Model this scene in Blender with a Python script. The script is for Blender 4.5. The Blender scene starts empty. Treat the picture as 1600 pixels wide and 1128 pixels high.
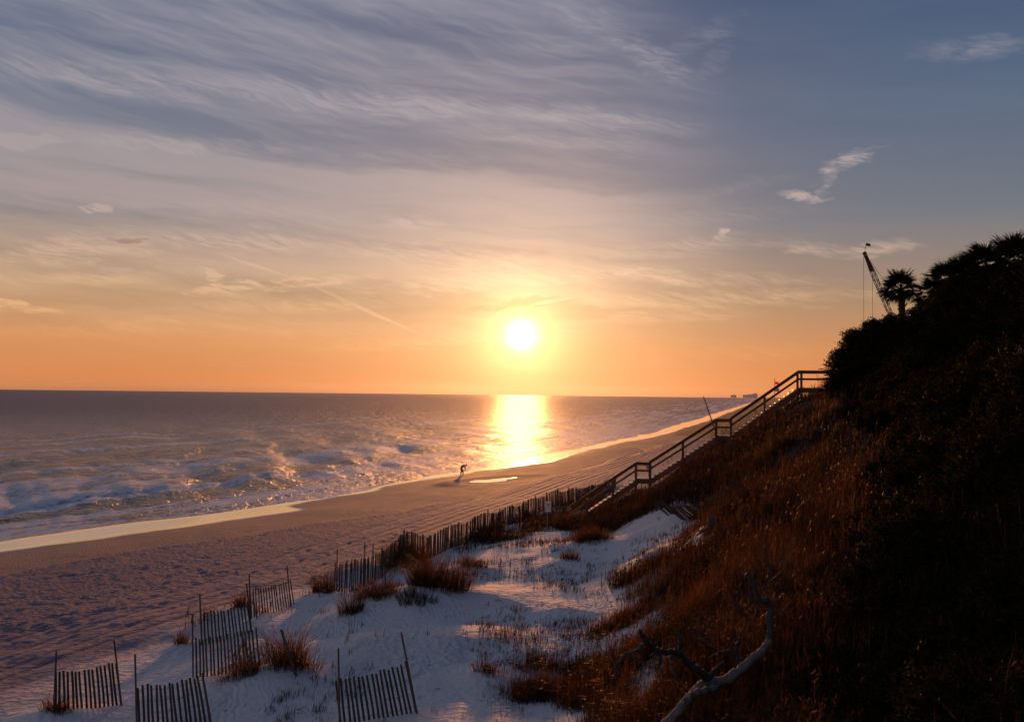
import bpy, math, random
import numpy as np
from mathutils import Vector, Matrix

# ------------------------------------------------------------------ camera
SC = bpy.context.scene
COL = SC.collection
R = math.radians
F = 1386.0                      # focal length in photo pixels (1600 wide)
CAM_Z = 9.5
PITCH, ROLL = R(2.06), R(0.66)
cam_d = bpy.data.cameras.new('camera')
cam_d.sensor_width = 36.0
cam_d.lens = 36.0 * F / 1600.0
cam_d.clip_start = 0.1
cam_d.clip_end = 60000
cam = bpy.data.objects.new('camera', cam_d)
COL.objects.link(cam)
CR = Matrix.Rotation(R(90) + PITCH, 3, 'X') @ Matrix.Rotation(ROLL, 3, 'Z')
cam.matrix_world = Matrix.Translation((0, 0, CAM_Z)) @ CR.to_4x4()
SC.camera = cam

def ray(px, py):
    v = CR @ Vector(((px - 800.0) / F, -(py - 564.0) / F, -1.0))
    return v.normalized()

def at(px, py, y):
    """point on the pixel's ray at forward distance y"""
    v = ray(px, py)
    k = y / v.y
    return Vector((v.x * k, y, CAM_Z + v.z * k))

def lin(r, g, b):
    def f(c):
        c /= 255.0
        return c / 12.92 if c <= 0.04045 else ((c + 0.055) / 1.055) ** 2.4
    return (f(r), f(g), f(b))

# ------------------------------------------------------------------ world, sun
SUN = ray(815, 524)
SUN_EL = math.asin(SUN.z)
SUN_AZ = math.atan2(SUN.x, SUN.y)
HAZE_D = 0.000012
HAZE_G = 0.80

class NT:
    """tiny expression builder on a node tree"""
    def __init__(self, tree):
        self.t = tree; self.n = tree.nodes; self.l = tree.links
    def new(self, typ, **kw):
        nd = self.n.new(typ)
        for k, v in kw.items():
            setattr(nd, k, v)
        return nd
    def put(self, sock, v):
        if isinstance(v, bpy.types.NodeSocket):
            self.l.new(v, sock)
        elif v is not None:
            if sock.type == 'RGBA' and len(v) == 3:
                v = (*v, 1.0)
            sock.default_value = v
    def m(self, op, a, b=None, c=None, clamp=False):
        nd = self.new('ShaderNodeMath', operation=op, use_clamp=clamp)
        self.put(nd.inputs[0], a)
        if b is not None: self.put(nd.inputs[1], b)
        if c is not None: self.put(nd.inputs[2], c)
        return nd.outputs[0]
    def add(self, a, b): return self.m('ADD', a, b)
    def sub(self, a, b): return self.m('SUBTRACT', a, b)
    def mul(self, a, b): return self.m('MULTIPLY', a, b)
    def vm(self, op, a, b=None):
        nd = self.new('ShaderNodeVectorMath', operation=op)
        self.put(nd.inputs[0], a)
        if b is not None:
            if op == 'SCALE': self.put(nd.inputs['Scale'], b)
            else: self.put(nd.inputs[1], b)
        return nd.outputs['Value'] if op in ('DOT_PRODUCT', 'LENGTH', 'DISTANCE') else nd.outputs[0]
    def sstep(self, x, e0, e1):
        nd = self.new('ShaderNodeMapRange', interpolation_type='SMOOTHSTEP')
        self.put(nd.inputs[0], x); self.put(nd.inputs[1], e0); self.put(nd.inputs[2], e1)
        nd.inputs[3].default_value = 0; nd.inputs[4].default_value = 1
        return nd.outputs[0]
    def mapr(self, x, a, b, c, d):
        nd = self.new('ShaderNodeMapRange')
        for i, v in enumerate((x, a, b, c, d)): self.put(nd.inputs[i], v)
        return nd.outputs[0]
    def noise(self, vec, scale=1.0, detail=3.0, rough=0.5, dist=0.0, color=False, dim='3D'):
        nd = self.new('ShaderNodeTexNoise', noise_dimensions=dim)
        self.put(nd.inputs['Vector'], vec)
        nd.inputs['Scale'].default_value = scale
        nd.inputs['Detail'].default_value = detail
        nd.inputs['Roughness'].default_value = rough
        nd.inputs['Distortion'].default_value = dist
        return nd.outputs['Color'] if color else nd.outputs['Fac']
    def mix(self, f, a, b, blend='MIX'):
        nd = self.new('ShaderNodeMix', data_type='RGBA', blend_type=blend)
        self.put(nd.inputs[0], f); self.put(nd.inputs[6], a); self.put(nd.inputs[7], b)
        return nd.outputs[2]
    def ramp(self, fac, stops, interp='LINEAR'):
        nd = self.new('ShaderNodeValToRGB')
        nd.color_ramp.interpolation = interp
        e = nd.color_ramp.elements
        while len(e) > 1: e.remove(e[-1])
        e[0].position = stops[0][0]; e[0].color = (*stops[0][1], 1)
        for p, c in stops[1:]:
            q = e.new(p); q.color = (*c, 1)
        self.put(nd.inputs[0], fac)
        return nd.outputs[0]
    def xyz(self, x, y, z):
        nd = self.new('ShaderNodeCombineXYZ')
        for i, v in enumerate((x, y, z)): self.put(nd.inputs[i], v)
        return nd.outputs[0]
    def sep(self, v):
        nd = self.new('ShaderNodeSeparateXYZ'); self.put(nd.inputs[0], v)
        return nd.outputs
    def attr(self, name):
        nd = self.new('ShaderNodeAttribute', attribute_name=name)
        return nd.outputs['Fac']

world = bpy.data.worlds.new('World')
SC.world = world
world.use_nodes = True
world.node_tree.nodes.clear()
W = NT(world.node_tree)

def build_world():
    d = W.vm('NORMALIZE', W.new('ShaderNodeTexCoord').outputs['Generated'])
    x, y, z = W.sep(d)
    zc = W.m('MAXIMUM', z, 0.0)
    az = W.m('ARCTAN2', x, y)             # azimuth, 0 = straight out along the beach
    el = W.m('ARCSINE', z)
    warp = W.noise(W.vm('MULTIPLY', d, (6, 6, 20)), 1.0, 3, 0.6, color=True)
    wv = W.vm('SUBTRACT', warp, (.5, .5, .5))
    ae_v = W.xyz(az, el, 0.0)
    wf = W.vm('SUBTRACT', W.noise(W.vm('MULTIPLY', d, (38, 38, 90)), 1.0, 2, 0.6, color=True), (.5, .5, .5))
    aew = W.vm('ADD', W.vm('ADD', ae_v, W.vm('MULTIPLY', wv, (.070, .020, 0))), W.vm('MULTIPLY', wf, (.050, .016, 0)))
    # ---- clear-sky gradient by elevation, with the physical sky mixed in
    pos = W.m('SQRT', zc)
    base = W.ramp(pos, [
        (0.00, lin(190, 122, 84)), (0.12, lin(220, 136, 80)), (0.22, lin(212, 142, 90)),
        (0.32, lin(166, 136, 108)), (0.43, lin(112, 120, 130)), (0.54, lin(82, 104, 130)),
        (0.64, lin(60, 86, 120)), (0.80, lin(56, 80, 116)), (1.0, lin(60, 82, 120))])
    sky = W.new('ShaderNodeTexSky', sky_type='NISHITA')
    sky.sun_disc = False
    sky.sun_elevation = SUN_EL
    sky.sun_rotation = SUN_AZ
    sky.altitude = 10
    sky.air_density = 1.0; sky.dust_density = 2.0; sky.ozone_density = 1.5
    nish = W.vm('SCALE', sky.outputs[0], 0.012)
    col = W.mix(0.06, base, nish)
    # ---- brightness falls away from the sun's side of the sky
    ang = W.m('ARCCOSINE', W.m('MINIMUM', W.vm('DOT_PRODUCT', d, tuple(SUN)), 1.0))
    adeg = W.mul(ang, 180 / math.pi)
    g_wide = W.m('EXPONENT', W.mul(adeg, -1 / 8.5))
    g_mid = W.m('EXPONENT', W.mul(adeg, -1 / 3.8))
    col = W.vm('ADD', col, W.vm('SCALE', (0.40, 0.165, 0.080), g_wide))
    col = W.vm('ADD', col, W.vm('SCALE', (0.80, 0.46, 0.15), g_mid))
    # ---- cirrus: long streaks, noise stretched along the horizon and tilted a little
    def rotd(a):
        mat = Matrix.Rotation(R(a), 3, 'Y')
        return W.vm('ADD', W.xyz(*[W.vm('DOT_PRODUCT', d, tuple(mat[k])) for k in range(3)]), W.vm('SCALE', wv, .034))
    d1 = rotd(-4)
    st1 = W.noise(W.vm('MULTIPLY', d1, (1.7, 1.7, 24)), 1.0, 4, 0.58)
    st2 = W.noise(W.vm('MULTIPLY', rotd(-15), (4.5, 4.5, 66)), 1.0, 4, 0.62)
    # the thin cloud thins out to the right, and low over the water
    left = W.sub(1.0, W.sstep(W.add(az, W.mul(el, .30)), .12, .36))
    keep = W.add(W.mul(left, .90), .10)
    lowfade = W.add(W.mul(W.sstep(el, .02, .14), .55), .45)
    up = W.sstep(el, .20, .34)
    cloud = W.add(W.mul(W.sstep(st1, .33, .66), .54), W.add(W.mul(W.mul(W.sstep(st2, .38, .76), up), .34), .26))
    cloud = W.mul(W.mul(cloud, keep), lowfade)
    # ---- the single streaks and tufts one can point at in this sky
    gate = W.add(W.mul(W.sstep(W.noise(W.vm('MULTIPLY', d1, (16, 16, 170)), 1.0, 3, 0.65), .30, .62), .80), .20)
    def ae(px, py):
        v = ray(px, py)
        return math.atan2(v.x, v.y), math.asin(v.z)
    def seg(p, q, wpx, amp, vec):
        (a0, e0), (a1, e1) = ae(*p), ae(*q)
        L = math.hypot(a1 - a0, e1 - e0)
        mp = W.new('ShaderNodeMapping', vector_type='TEXTURE')
        W.l.new(vec, mp.inputs['Vector'])
        mp.inputs['Location'].default_value = ((a0 + a1) / 2, (e0 + e1) / 2, 0)
        mp.inputs['Rotation'].default_value = (0, 0, math.atan2(e1 - e0, a1 - a0))
        mp.inputs['Scale'].default_value = (L * .60, wpx * 1.9 / F, 1)
        d2_ = W.vm('DOT_PRODUCT', mp.outputs[0], mp.outputs[0])
        return W.m('MULTIPLY_ADD', d2_, -amp, amp)
    soft = [
        ((-60, 100), (420, 142), 15, .55), ((300, 130), (830, 174), 17, .60), ((740, 160), (1090, 207), 13, .50),
        ((60, 210), (540, 233), 7, .45), ((450, 226), (800, 264), 9, .32), ((680, 188), (1020, 236), 12, .32),
        ((-30, 220), (82, 216), 8, 1.3),
        ((840, -15), (1000, 76), 18, .42), ((950, 50), (1090, 134), 13, .70), ((1040, 85), (1150, 28), 11, .34), ((1080, 134), (1145, 60), 9, .30),
        ((1228, 300), (1286, 318), 5, 1.3), ((1280, 310), (1334, 262), 5, .7), ((1308, 264), (1378, 238), 8, 1.5),
        ((-50, 402), (280, 370), 14, .62), ((200, 368), (540, 384), 10, .70), ((460, 380), (820, 402), 12, .50),
        ((296, 418), (342, 446), 4, 1.2), ((292, 455), (430, 448), 5, 1.1), ((350, 456), (590, 436), 6, .9),
        ((-30, 468), (90, 488), 4, 1.4), ((145, 327), (200, 328), 4, 1.1), ((595, 344), (696, 350), 9, .50),
        ((820, 416), (1320, 446), 9, .60), ((880, 470), (1420, 462), 9, .55), ((620, 415), (920, 405), 12, .60),
        ((540, 458), (800, 440), 7, .60), ((860, 502), (1180, 490), 7, .45), ((480, 542), (780, 528), 6, .45), ((280, 482), (660, 470), 8, .45), ((880, 396), (1270, 374), 9, .45),
        ((640, 440), (1000, 428), 7, .60), ((-40, 440), (300, 428), 8, .40),
        ((1104, 362), (1138, 379), 4, 1.3), ((1230, 384), (1340, 397), 8, .75), ((1290, 401), (1420, 381), 7, .85),
        ((1430, 79), (1620, 65), 10, .55), ((1080, 303), (1270, 271), 8, .28), ((1010, 345), (1260, 330), 8, .28),
        ((130, 328), (580, 346), 14, .25), ((-30, 522), (440, 500), 10, .34), ((230, 498), (620, 520), 9, .30),
        ((935, 431), (1035, 417), 5, .8), ((1090, 561), (1250, 547), 7, .34),
    ]
    tot = 0.0
    for s_ in soft:
        tot = W.m('MAXIMUM', seg(*s_, aew), tot)
    fr = W.noise(W.vm('MULTIPLY', rotd(-14), (26, 26, 190)), 1.0, 4, .72)
    tot = W.mul(W.m('POWER', W.m('MINIMUM', tot, 1.3), 1.25), W.sstep(fr, .30, .72))
    tot = W.mul(tot, W.add(gate, .55))
    tiny = W.vm('ADD', ae_v, W.vm('SCALE', wv, .006))
    for s_ in (((490, 448), (655, 522), 2.0, .55), ((340, 396), (450, 433), 1.8, .3), ((826, 477), (894, 466), 2.4, .8)):
        tot = W.m('MAXIMUM', seg(*s_, tiny), tot)
    cloud = W.m('MINIMUM', W.add(cloud, W.mul(tot, .80)), 1.0)
    ccol = W.ramp(pos, [
        (0.0, lin(214, 140, 92)), (0.22, lin(242, 172, 112)), (0.32, lin(228, 184, 142)), (0.43, lin(190, 168, 160)),
        (0.54, lin(166, 158, 164)), (0.64, lin(148, 148, 162)), (1.0, lin(110, 120, 140))])
    ccol = W.vm('ADD', ccol, W.vm('SCALE', (0.46, 0.27, 0.165), g_wide))
    ccol = W.vm('ADD', ccol, W.vm('SCALE', (1.15, 0.70, 0.30), g_mid))
    col = W.mix(W.mul(cloud, .82), col, ccol)
    # darker cloud slivers crossing just above the sun and at the left
    dark = 0.0
    for s_ in (((725, 481), (895, 469), 4, .42), ((154, 375), (214, 374), 3.5, .8), ((390, 448), (510, 447), 2.5, .5)):
        dark = W.m('MAXIMUM', seg(*s_, aew), dark)
    col = W.mix(dark, col, W.vm('MULTIPLY', col, (.66, .56, .52)))
    # ---- aureole of the sun itself, seen through the thin cloud
    rim = W.m('EXPONENT', W.mul(W.mul(adeg, adeg), -1 / 6.5))
    core = W.m('EXPONENT', W.mul(W.mul(adeg, adeg), -1 / 0.55))
    col = W.vm('ADD', col, W.vm('SCALE', (.62, .44, .15), rim))
    col = W.vm('ADD', col, W.vm('SCALE', (3.6, 2.9, 1.9), core))
    bg = W.new('ShaderNodeBackground')
    W.l.new(W.vm('SCALE', col, 10.0), bg.inputs['Color'])
    bg.inputs['Strength'].default_value = 0.1
    out = W.new('ShaderNodeOutputWorld')
    W.l.new(bg.outputs[0], out.inputs['Surface'])
build_world()
world.cycles.sampling_method = 'NONE'

sun_d = bpy.data.lights.new('sun', 'SUN')
sun_d.energy = 3.6
sun_d.angle = R(1.2)
sun_d.color = (1.0, 0.38, 0.12)
sun = bpy.data.objects.new('sun', sun_d)
sun.rotation_euler = (-SUN).to_track_quat('-Z', 'Y').to_euler()
sun.location = (0, 0, 60)
COL.objects.link(sun)

vs = SC.view_settings
vs.view_transform = 'Standard'
vs.look = 'None'
vs.exposure = 0.0
vs.gamma = 1.0
vs.use_curve_mapping = False
SC.cycles.use_denoising = True
SC.cycles.use_adaptive_sampling = True
SC.cycles.adaptive_threshold = 0.02
SC.cycles.adaptive_min_samples = 12
SC.cycles.max_bounces = 5
SC.cycles.diffuse_bounces = 3
SC.cycles.glossy_bounces = 3
SC.cycles.transmission_bounces = 3
SC.cycles.transparent_max_bounces = 4
SC.cycles.sample_clamp_indirect = 3.0
SC.cycles.sample_clamp_direct = 6.0
SC.cycles.caustics_reflective = False
SC.cycles.caustics_refractive = False

# ------------------------------------------------------------------ numpy helpers
rng = np.random.default_rng(7)
random.seed(7)

def _h(ix, iy, seed):
    n = (ix.astype(np.int64) * 374761393 + iy.astype(np.int64) * 668265263 + seed * 974634721) & 0xFFFFFFFF
    n = ((n ^ (n >> 13)) * 1274126177) & 0xFFFFFFFF
    n = n ^ (n >> 16)
    return (n & 0xFFFFFF) / float(0xFFFFFF)

def vnoise(x, y, seed=0):
    x = np.asarray(x, float); y = np.asarray(y, float)
    ix = np.floor(x); iy = np.floor(y)
    fx = x - ix; fy = y - iy
    fx = fx * fx * fx * (fx * (fx * 6 - 15) + 10); fy = fy * fy * fy * (fy * (fy * 6 - 15) + 10)
    a = _h(ix, iy, seed); b = _h(ix + 1, iy, seed); c = _h(ix, iy + 1, seed); e = _h(ix + 1, iy + 1, seed)
    return (a + (b - a) * fx) * (1 - fy) + (c + (e - c) * fx) * fy

def fbm(x, y, seed=0, oct=4, gain=.5):
    s = 0; a = 1; t = 0
    for k in range(oct):
        s = s + a * vnoise(x * 2 ** k + 17.3 * k, y * 2 ** k - 9.1 * k, seed + k)
        t += a; a *= gain
    return s / t

def sst(x, a, b):
    t = np.clip((x - a) / (b - a), 0, 1)
    return t * t * (3 - 2 * t)

def mesh(name, v, f, smooth=True, attrs=None):
    me = bpy.data.meshes.new(name)
    v = np.asarray(v, np.float32); f = np.asarray(f, np.int32)
    k = f.shape[1]
    me.vertices.add(len(v)); me.vertices.foreach_set('co', v.ravel())
    me.loops.add(f.size); me.loops.foreach_set('vertex_index', f.ravel())
    me.polygons.add(len(f))
    me.polygons.foreach_set('loop_start', np.arange(0, f.size, k, dtype=np.int32))
    me.polygons.foreach_set('use_smooth', np.full(len(f), smooth, dtype=bool))
    for n_, a in (attrs or {}).items():
        at_ = me.attributes.new(n_, 'FLOAT', 'POINT')
        at_.data.foreach_set('value', np.asarray(a, np.float32))
    me.update(calc_edges=True)
    return me

def obj(name, me, mat=None, parent=None, loc=None):
    o = bpy.data.objects.new(name, me)
    COL.objects.link(o)
    if mat is not None and me is not None and len(me.materials) == 0:
        me.materials.append(mat)
    if parent is not None: o.parent = parent
    if loc is not None: o.location = loc
    return o

def tag(o, label=None, cat=None, group=None, kind=None):
    if label: o['label'] = label
    if cat: o['category'] = cat
    if group: o['group'] = group
    if kind: o['kind'] = kind
    return o

def empty(name, loc, label, cat, group=None, rz=0.0):
    o = bpy.data.objects.new(name, None)
    o.empty_display_size = .2
    o.location = loc; o.rotation_euler = (0, 0, rz)
    COL.objects.link(o)
    return tag(o, label, cat, group)

class MB:
    """collects simple shapes into one mesh of triangles/quads"""
    def __init__(self): self.v = []; self.f = []
    def box(self, c, s, rot=None):
        b = len(self.v); hx, hy, hz = s[0] / 2, s[1] / 2, s[2] / 2
        for dx, dy, dz in ((-1,-1,-1),(1,-1,-1),(1,1,-1),(-1,1,-1),(-1,-1,1),(1,-1,1),(1,1,1),(-1,1,1)):
            p = Vector((dx * hx, dy * hy, dz * hz))
            if rot is not None: p = rot @ p
            self.v.append(tuple(Vector(c) + p))
        for q in ((0,3,2,1),(4,5,6,7),(0,1,5,4),(1,2,6,5),(2,3,7,6),(3,0,4,7)):
            self.f.append(tuple(b + i for i in q))
        return self
    def bar(self, a, b, w, h, up=Vector((0, 0, 1))):
        a = Vector(a); b = Vector(b); dz = (b - a); L = dz.length; dz.normalize()
        dx = dz.cross(up)
        if dx.length < 1e-4: dx = Vector((1, 0, 0))
        dx.normalize(); dy = dx.cross(dz)
        rot = Matrix((dx, dz, -dy)).transposed()
        return self.box((a + b) / 2, (w, L, h), Matrix((dx, dz, dx.cross(dz))).transposed())
    def tube(self, pts, rad, n=7, cap=True):
        pts = [Vector(p) for p in pts]
        if not hasattr(rad, '__len__'): rad = [rad] * len(pts)
        base = len(self.v); up = Vector((.31, .17, .93))
        for i, p in enumerate(pts):
            t = (pts[min(i + 1, len(pts) - 1)] - pts[max(i - 1, 0)])
            t.normalize()
            a = t.cross(up)
            if a.length < .05: a = t.cross(Vector((1, 0, 0)))
            a.normalize(); c = t.cross(a)
            up = c.cross(t) if False else up
            for k in range(n):
                th = 2 * math.pi * k / n
                self.v.append(tuple(p + (a * math.cos(th) + c * math.sin(th)) * rad[i]))
        for i in range(len(pts) - 1):
            for k in range(n):
                k2 = (k + 1) % n
                self.f.append((base + i * n + k, base + i * n + k2, base + (i + 1) * n + k2, base + (i + 1) * n + k))
        if cap:
            self.f.append(tuple(base + k for k in range(n))[::-1])
            e = base + (len(pts) - 1) * n
            self.f.append(tuple(e + k for k in range(n)))
        return self
    def me(self, name, smooth=False):
        m_ = bpy.data.meshes.new(name)
        m_.from_pydata(self.v, [], self.f)
        if smooth:
            m_.polygons.foreach_set('use_smooth', [True] * len(m_.polygons))
        m_.update()
        return m_
    def build(self, name, mat, parent=None, smooth=False, loc=None):
        return obj(name, self.me(name, smooth), mat, parent, loc)

# ------------------------------------------------------------------ materials
def material(name):
    m = bpy.data.materials.new(name); m.use_nodes = True
    m.node_tree.nodes.clear()
    N = NT(m.node_tree)
    out = N.new('ShaderNodeOutputMaterial')
    return m, N, out

def simple(name, color, rough=.7, var=.25, scale=6.0, metallic=0.0, bump=0.0, stretch=(1, 1, 1), spec=.4):
    m, N, out = material(name)
    co = N.vm('MULTIPLY', N.new('ShaderNodeTexCoord').outputs['Object'], stretch)
    n = N.noise(co, scale, 5, .6)
    oi = N.new('ShaderNodeObjectInfo').outputs['Random']
    k = N.add(N.mul(N.sub(n, .5), 2 * var), N.add(1.0, N.mul(N.sub(oi, .5), var)))
    bs = N.new('ShaderNodeBsdfPrincipled')
    N.l.new(N.vm('SCALE', color, k), bs.inputs['Base Color'])
    bs.inputs['Roughness'].default_value = rough
    bs.inputs['Metallic'].default_value = metallic
    bs.inputs['Specular IOR Level'].default_value = spec
    if bump:
        b = N.new('ShaderNodeBump'); b.inputs['Strength'].default_value = bump; b.inputs['Distance'].default_value = .02
        N.l.new(n, b.inputs['Height']); N.l.new(b.outputs[0], bs.inputs['Normal'])
    N.l.new(bs.outputs[0], out.inputs['Surface'])
    return m

def leafy(name, c0, c1, trans=.4, rough=.55, spec=.3, patchy=False):
    """thin leaf or blade: diffuse front, light coming through from behind"""
    m, N, out = material(name)
    r = N.attr('rnd')
    oi = N.new('ShaderNodeObjectInfo').outputs['Random']
    c = N.mix(N.m('FRACT', N.add(r, N.mul(oi, .3))), c0, c1)
    if patchy:
        pp = N.new('ShaderNodeNewGeometry').outputs['Position']
        c = N.mix(N.sstep(N.noise(pp, .55, 4, .6), .44, .60), c, N.vm('MULTIPLY', c, (.30, .36, .42)))
        c = N.mix(N.mul(N.sstep(N.noise(pp, .9, 3, .5), .56, .66), .7), c, N.vm('MULTIPLY', c, (.80, 1.25, .9)))
    bs = N.new('ShaderNodeBsdfPrincipled')
    N.l.new(c, bs.inputs['Base Color'])
    bs.inputs['Roughness'].default_value = rough
    bs.inputs['Specular IOR Level'].default_value = spec
    tr = N.new('ShaderNodeBsdfTranslucent')
    N.l.new(N.vm('MULTIPLY', c, (1.5, 1.15, .6)), tr.inputs['Color'])
    mx = N.new('ShaderNodeMixShader'); mx.inputs[0].default_value = trans
    N.l.new(bs.outputs[0], mx.inputs[1]); N.l.new(tr.outputs[0], mx.inputs[2])
    N.l.new(mx.outputs[0], out.inputs['Surface'])
    return m

def ground_material():
    m, N, out = material('sand')
    p = N.new('ShaderNodeNewGeometry').outputs['Position']
    wet = N.attr('wet'); churn = N.attr('churn'); white = N.attr('white'); veg = N.attr('veg')
    n1 = N.noise(p, .55, 5, .6); n2 = N.noise(p, 9.0, 4, .65)
    damp = N.mix(n1, (.29, .175, .130), (.36, .228, .175))
    mid = N.mix(n1, (.150, .116, .150), (.218, .172, .208))  # churned sand: footprint shade and purple sky light put into the colour
    dry = N.mix(n1, (.53, .475, .455), (.66, .605, .585))
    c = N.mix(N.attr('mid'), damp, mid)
    c = N.mix(white, c, dry)
    c = N.vm('SCALE', c, N.add(.90, N.mul(n2, .2)))
    # scattered bits of wrack and shell hash
    sp = N.new('ShaderNodeTexVoronoi'); sp.inputs['Scale'].default_value = 3.1
    N.l.new(p, sp.inputs['Vector'])
    sep = N.sep(sp.outputs['Color'])
    speck = N.mul(N.m('LESS_THAN', sp.outputs['Distance'], N.mul(sep[0], .17)), N.m('GREATER_THAN', sep[1], .70))
    c = N.mix(N.mul(speck, .75), c, (.10, .07, .05))
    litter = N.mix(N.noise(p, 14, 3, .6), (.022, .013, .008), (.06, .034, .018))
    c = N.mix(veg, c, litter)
    wetc = N.mix(n1, (.20, .14, .10), (.27, .19, .135))
    c = N.mix(wet, c, wetc)
    bs = N.new('ShaderNodeBsdfPrincipled')
    N.l.new(c, bs.inputs['Base Color'])
    N.l.new(N.mapr(wet, .25, .95, .85, .07), bs.inputs['Roughness'])
    N.l.new(N.mapr(wet, .2, 1.0, .15, .9), bs.inputs['Specular IOR Level'])
    N.l.new(N.mul(N.sstep(wet, .55, .95), 1.0), bs.inputs['Coat Weight'])
    bs.inputs['Coat Roughness'].default_value = .045
    bs.inputs['Coat IOR'].default_value = 1.45
    # fine relief: grains, wind ripples, scuffed hollows
    prip = N.vm('ADD', N.vm('MULTIPLY', p, (1.0, 1.0, .3)), N.vm('SCALE', N.noise(p, .8, 3, .5, color=True), .9))
    wv = N.new('ShaderNodeTexWave', wave_type='BANDS', bands_direction='DIAGONAL')
    N.l.new(N.vm('MULTIPLY', prip, (1.0, .35, 1)), wv.inputs['Vector'])
    wv.inputs['Scale'].default_value = 3.2; wv.inputs['Distortion'].default_value = 2.5
    wv.inputs['Detail'].default_value = 2; wv.inputs['Detail Scale'].default_value = 1.4
    rip = N.mul(wv.outputs['Fac'], N.mul(N.sstep(n1, .40, .62), .020))
    foot = N.new('ShaderNodeTexVoronoi', feature='SMOOTH_F1'); foot.inputs['Scale'].default_value = 5.0
    foot.inputs['Smoothness'].default_value = .35
    N.l.new(N.vm('ADD', p, N.vm('SCALE', N.noise(p, 3.0, 2, .5, color=True), .25)), foot.inputs['Vector'])
    scuff = N.mul(N.add(N.mul(foot.outputs['Distance'], .13), N.mul(N.noise(p, 9, 4, .65), .07)), churn)
    grain = N.mul(N.noise(p, 38, 3, .7), .003)
    tq = N.attr('trk'); rut = 0.0
    for off, dep in ((-1.9, .12), (-.2, .13), (.55, .08), (1.5, .12), (2.35, .13), (3.4, .07)):
        q = N.mul(N.sub(tq, off), 1 / .20)
        rut = N.add(N.mul(N.m('EXPONENT', N.mul(N.mul(q, q), -1.0)), -dep), rut)
    scuff = N.add(N.mul(scuff, N.sub(1.0, N.mul(N.sstep(N.m('ABSOLUTE', N.sub(tq, .8)), 3.6, 2.6), .55))), rut)
    hgt = N.add(N.add(N.mul(rip, N.sub(1.0, churn)), scuff), grain)
    hgt = N.mul(hgt, N.sub(1.0, N.mul(wet, .97)))
    b = N.new('ShaderNodeBump'); b.inputs['Strength'].default_value = 1.0; b.inputs['Distance'].default_value = 1.0
    N.l.new(hgt, b.inputs['Height']); N.l.new(b.outputs[0], bs.inputs['Normal'])
    N.l.new(bs.outputs[0], out.inputs['Surface'])
    return m

def sea_material():
    m, N, out = material('sea_water')
    p = N.new('ShaderNodeNewGeometry').outputs['Position']
    foam = N.attr('foam'); far = N.attr('far')
    pr = N.new('ShaderNodeVectorRotate', rotation_type='Z_AXIS'); N.l.new(p, pr.inputs['Vector']); pr.inputs['Angle'].default_value = R(-18)
    pr = pr.outputs[0]
    nA = N.noise(N.vm('MULTIPLY', pr, (1.0, .70, 1)), 1.3, 4, .62)
    nB = N.noise(N.vm('MULTIPLY', pr, (1.0, .36, 1)), .34, 5, .68)
    nC = N.noise(N.vm('MULTIPLY', pr, (.8, 1.0, 1)), .24, 4, .65)
    h = N.add(N.add(N.mul(nA, .70), N.mul(nB, 2.1)), N.mul(nC, N.mapr(far, 0, 1, .6, 3.0)))
    bump = N.new('ShaderNodeBump'); bump.inputs['Distance'].default_value = 1.0
    N.l.new(N.mapr(far, 0, 1, .85, 1.0), bump.inputs['Strength'])
    N.l.new(h, bump.inputs['Height'])
    bs = N.new('ShaderNodeBsdfPrincipled')
    bs.inputs['Base Color'].default_value = (.115, .108, .150, 1)
    N.l.new(N.mapr(far, 0, 1, .22, .42), bs.inputs['Roughness'])
    bs.inputs['IOR'].default_value = 1.16
    N.l.new(bump.outputs[0], bs.inputs['Normal'])
    lace = N.new('ShaderNodeTexVoronoi', feature='DISTANCE_TO_EDGE'); lace.inputs['Scale'].default_value = .9
    N.l.new(N.vm('ADD', N.vm('MULTIPLY', p, (1, .6, 0)), N.vm('SCALE', N.noise(p, .8, 4, .6, color=True), 1.6)), lace.inputs['Vector'])
    fn = N.noise(N.vm('MULTIPLY', p, (1, .5, 1)), 1.7, 6, .7)
    web = N.sub(1.0, N.sstep(lace.outputs['Distance'], .02, .20))
    fmask = N.sstep(N.add(N.mul(foam, 1.25), N.add(N.mul(N.sub(fn, .5), .75), N.mul(web, .16))), .52, .86)
    fb = N.new('ShaderNodeBsdfPrincipled')
    N.l.new(N.mix(fn, (.50, .50, .52), (.78, .78, .80)), fb.inputs['Base Color'])
    fb.inputs['Roughness'].default_value = .75
    b2 = N.new('ShaderNodeBump'); b2.inputs['Strength'].default_value = .8; b2.inputs['Distance'].default_value = .25
    N.l.new(fn, b2.inputs['Height']); N.l.new(b2.outputs[0], fb.inputs['Normal'])
    mx = N.new('ShaderNodeMixShader')
    N.l.new(N.mul(fmask, .88), mx.inputs[0])
    N.l.new(bs.outputs[0], mx.inputs[1]); N.l.new(fb.outputs[0], mx.inputs[2])
    N.l.new(mx.outputs[0], out.inputs['Surface'])
    return m

def puddle_material():
    m, N, out = material('shallow_water')
    p = N.new('ShaderNodeNewGeometry').outputs['Position']
    bs = N.new('ShaderNodeBsdfPrincipled')
    bs.inputs['Base Color'].default_value = (.16, .11, .08, 1)
    bs.inputs['Roughness'].default_value = .03
    bs.inputs['IOR'].default_value = 1.45
    bs.inputs['Coat Weight'].default_value = 1.0
    bs.inputs['Coat Roughness'].default_value = .03
    b = N.new('ShaderNodeBump'); b.inputs['Strength'].default_value = .05; b.inputs['Distance'].default_value = .02
    N.l.new(N.noise(p, 2.5, 3, .5), b.inputs['Height']); N.l.new(b.outputs[0], bs.inputs['Normal'])
    N.l.new(bs.outputs[0], out.inputs['Surface'])
    return m

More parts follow.
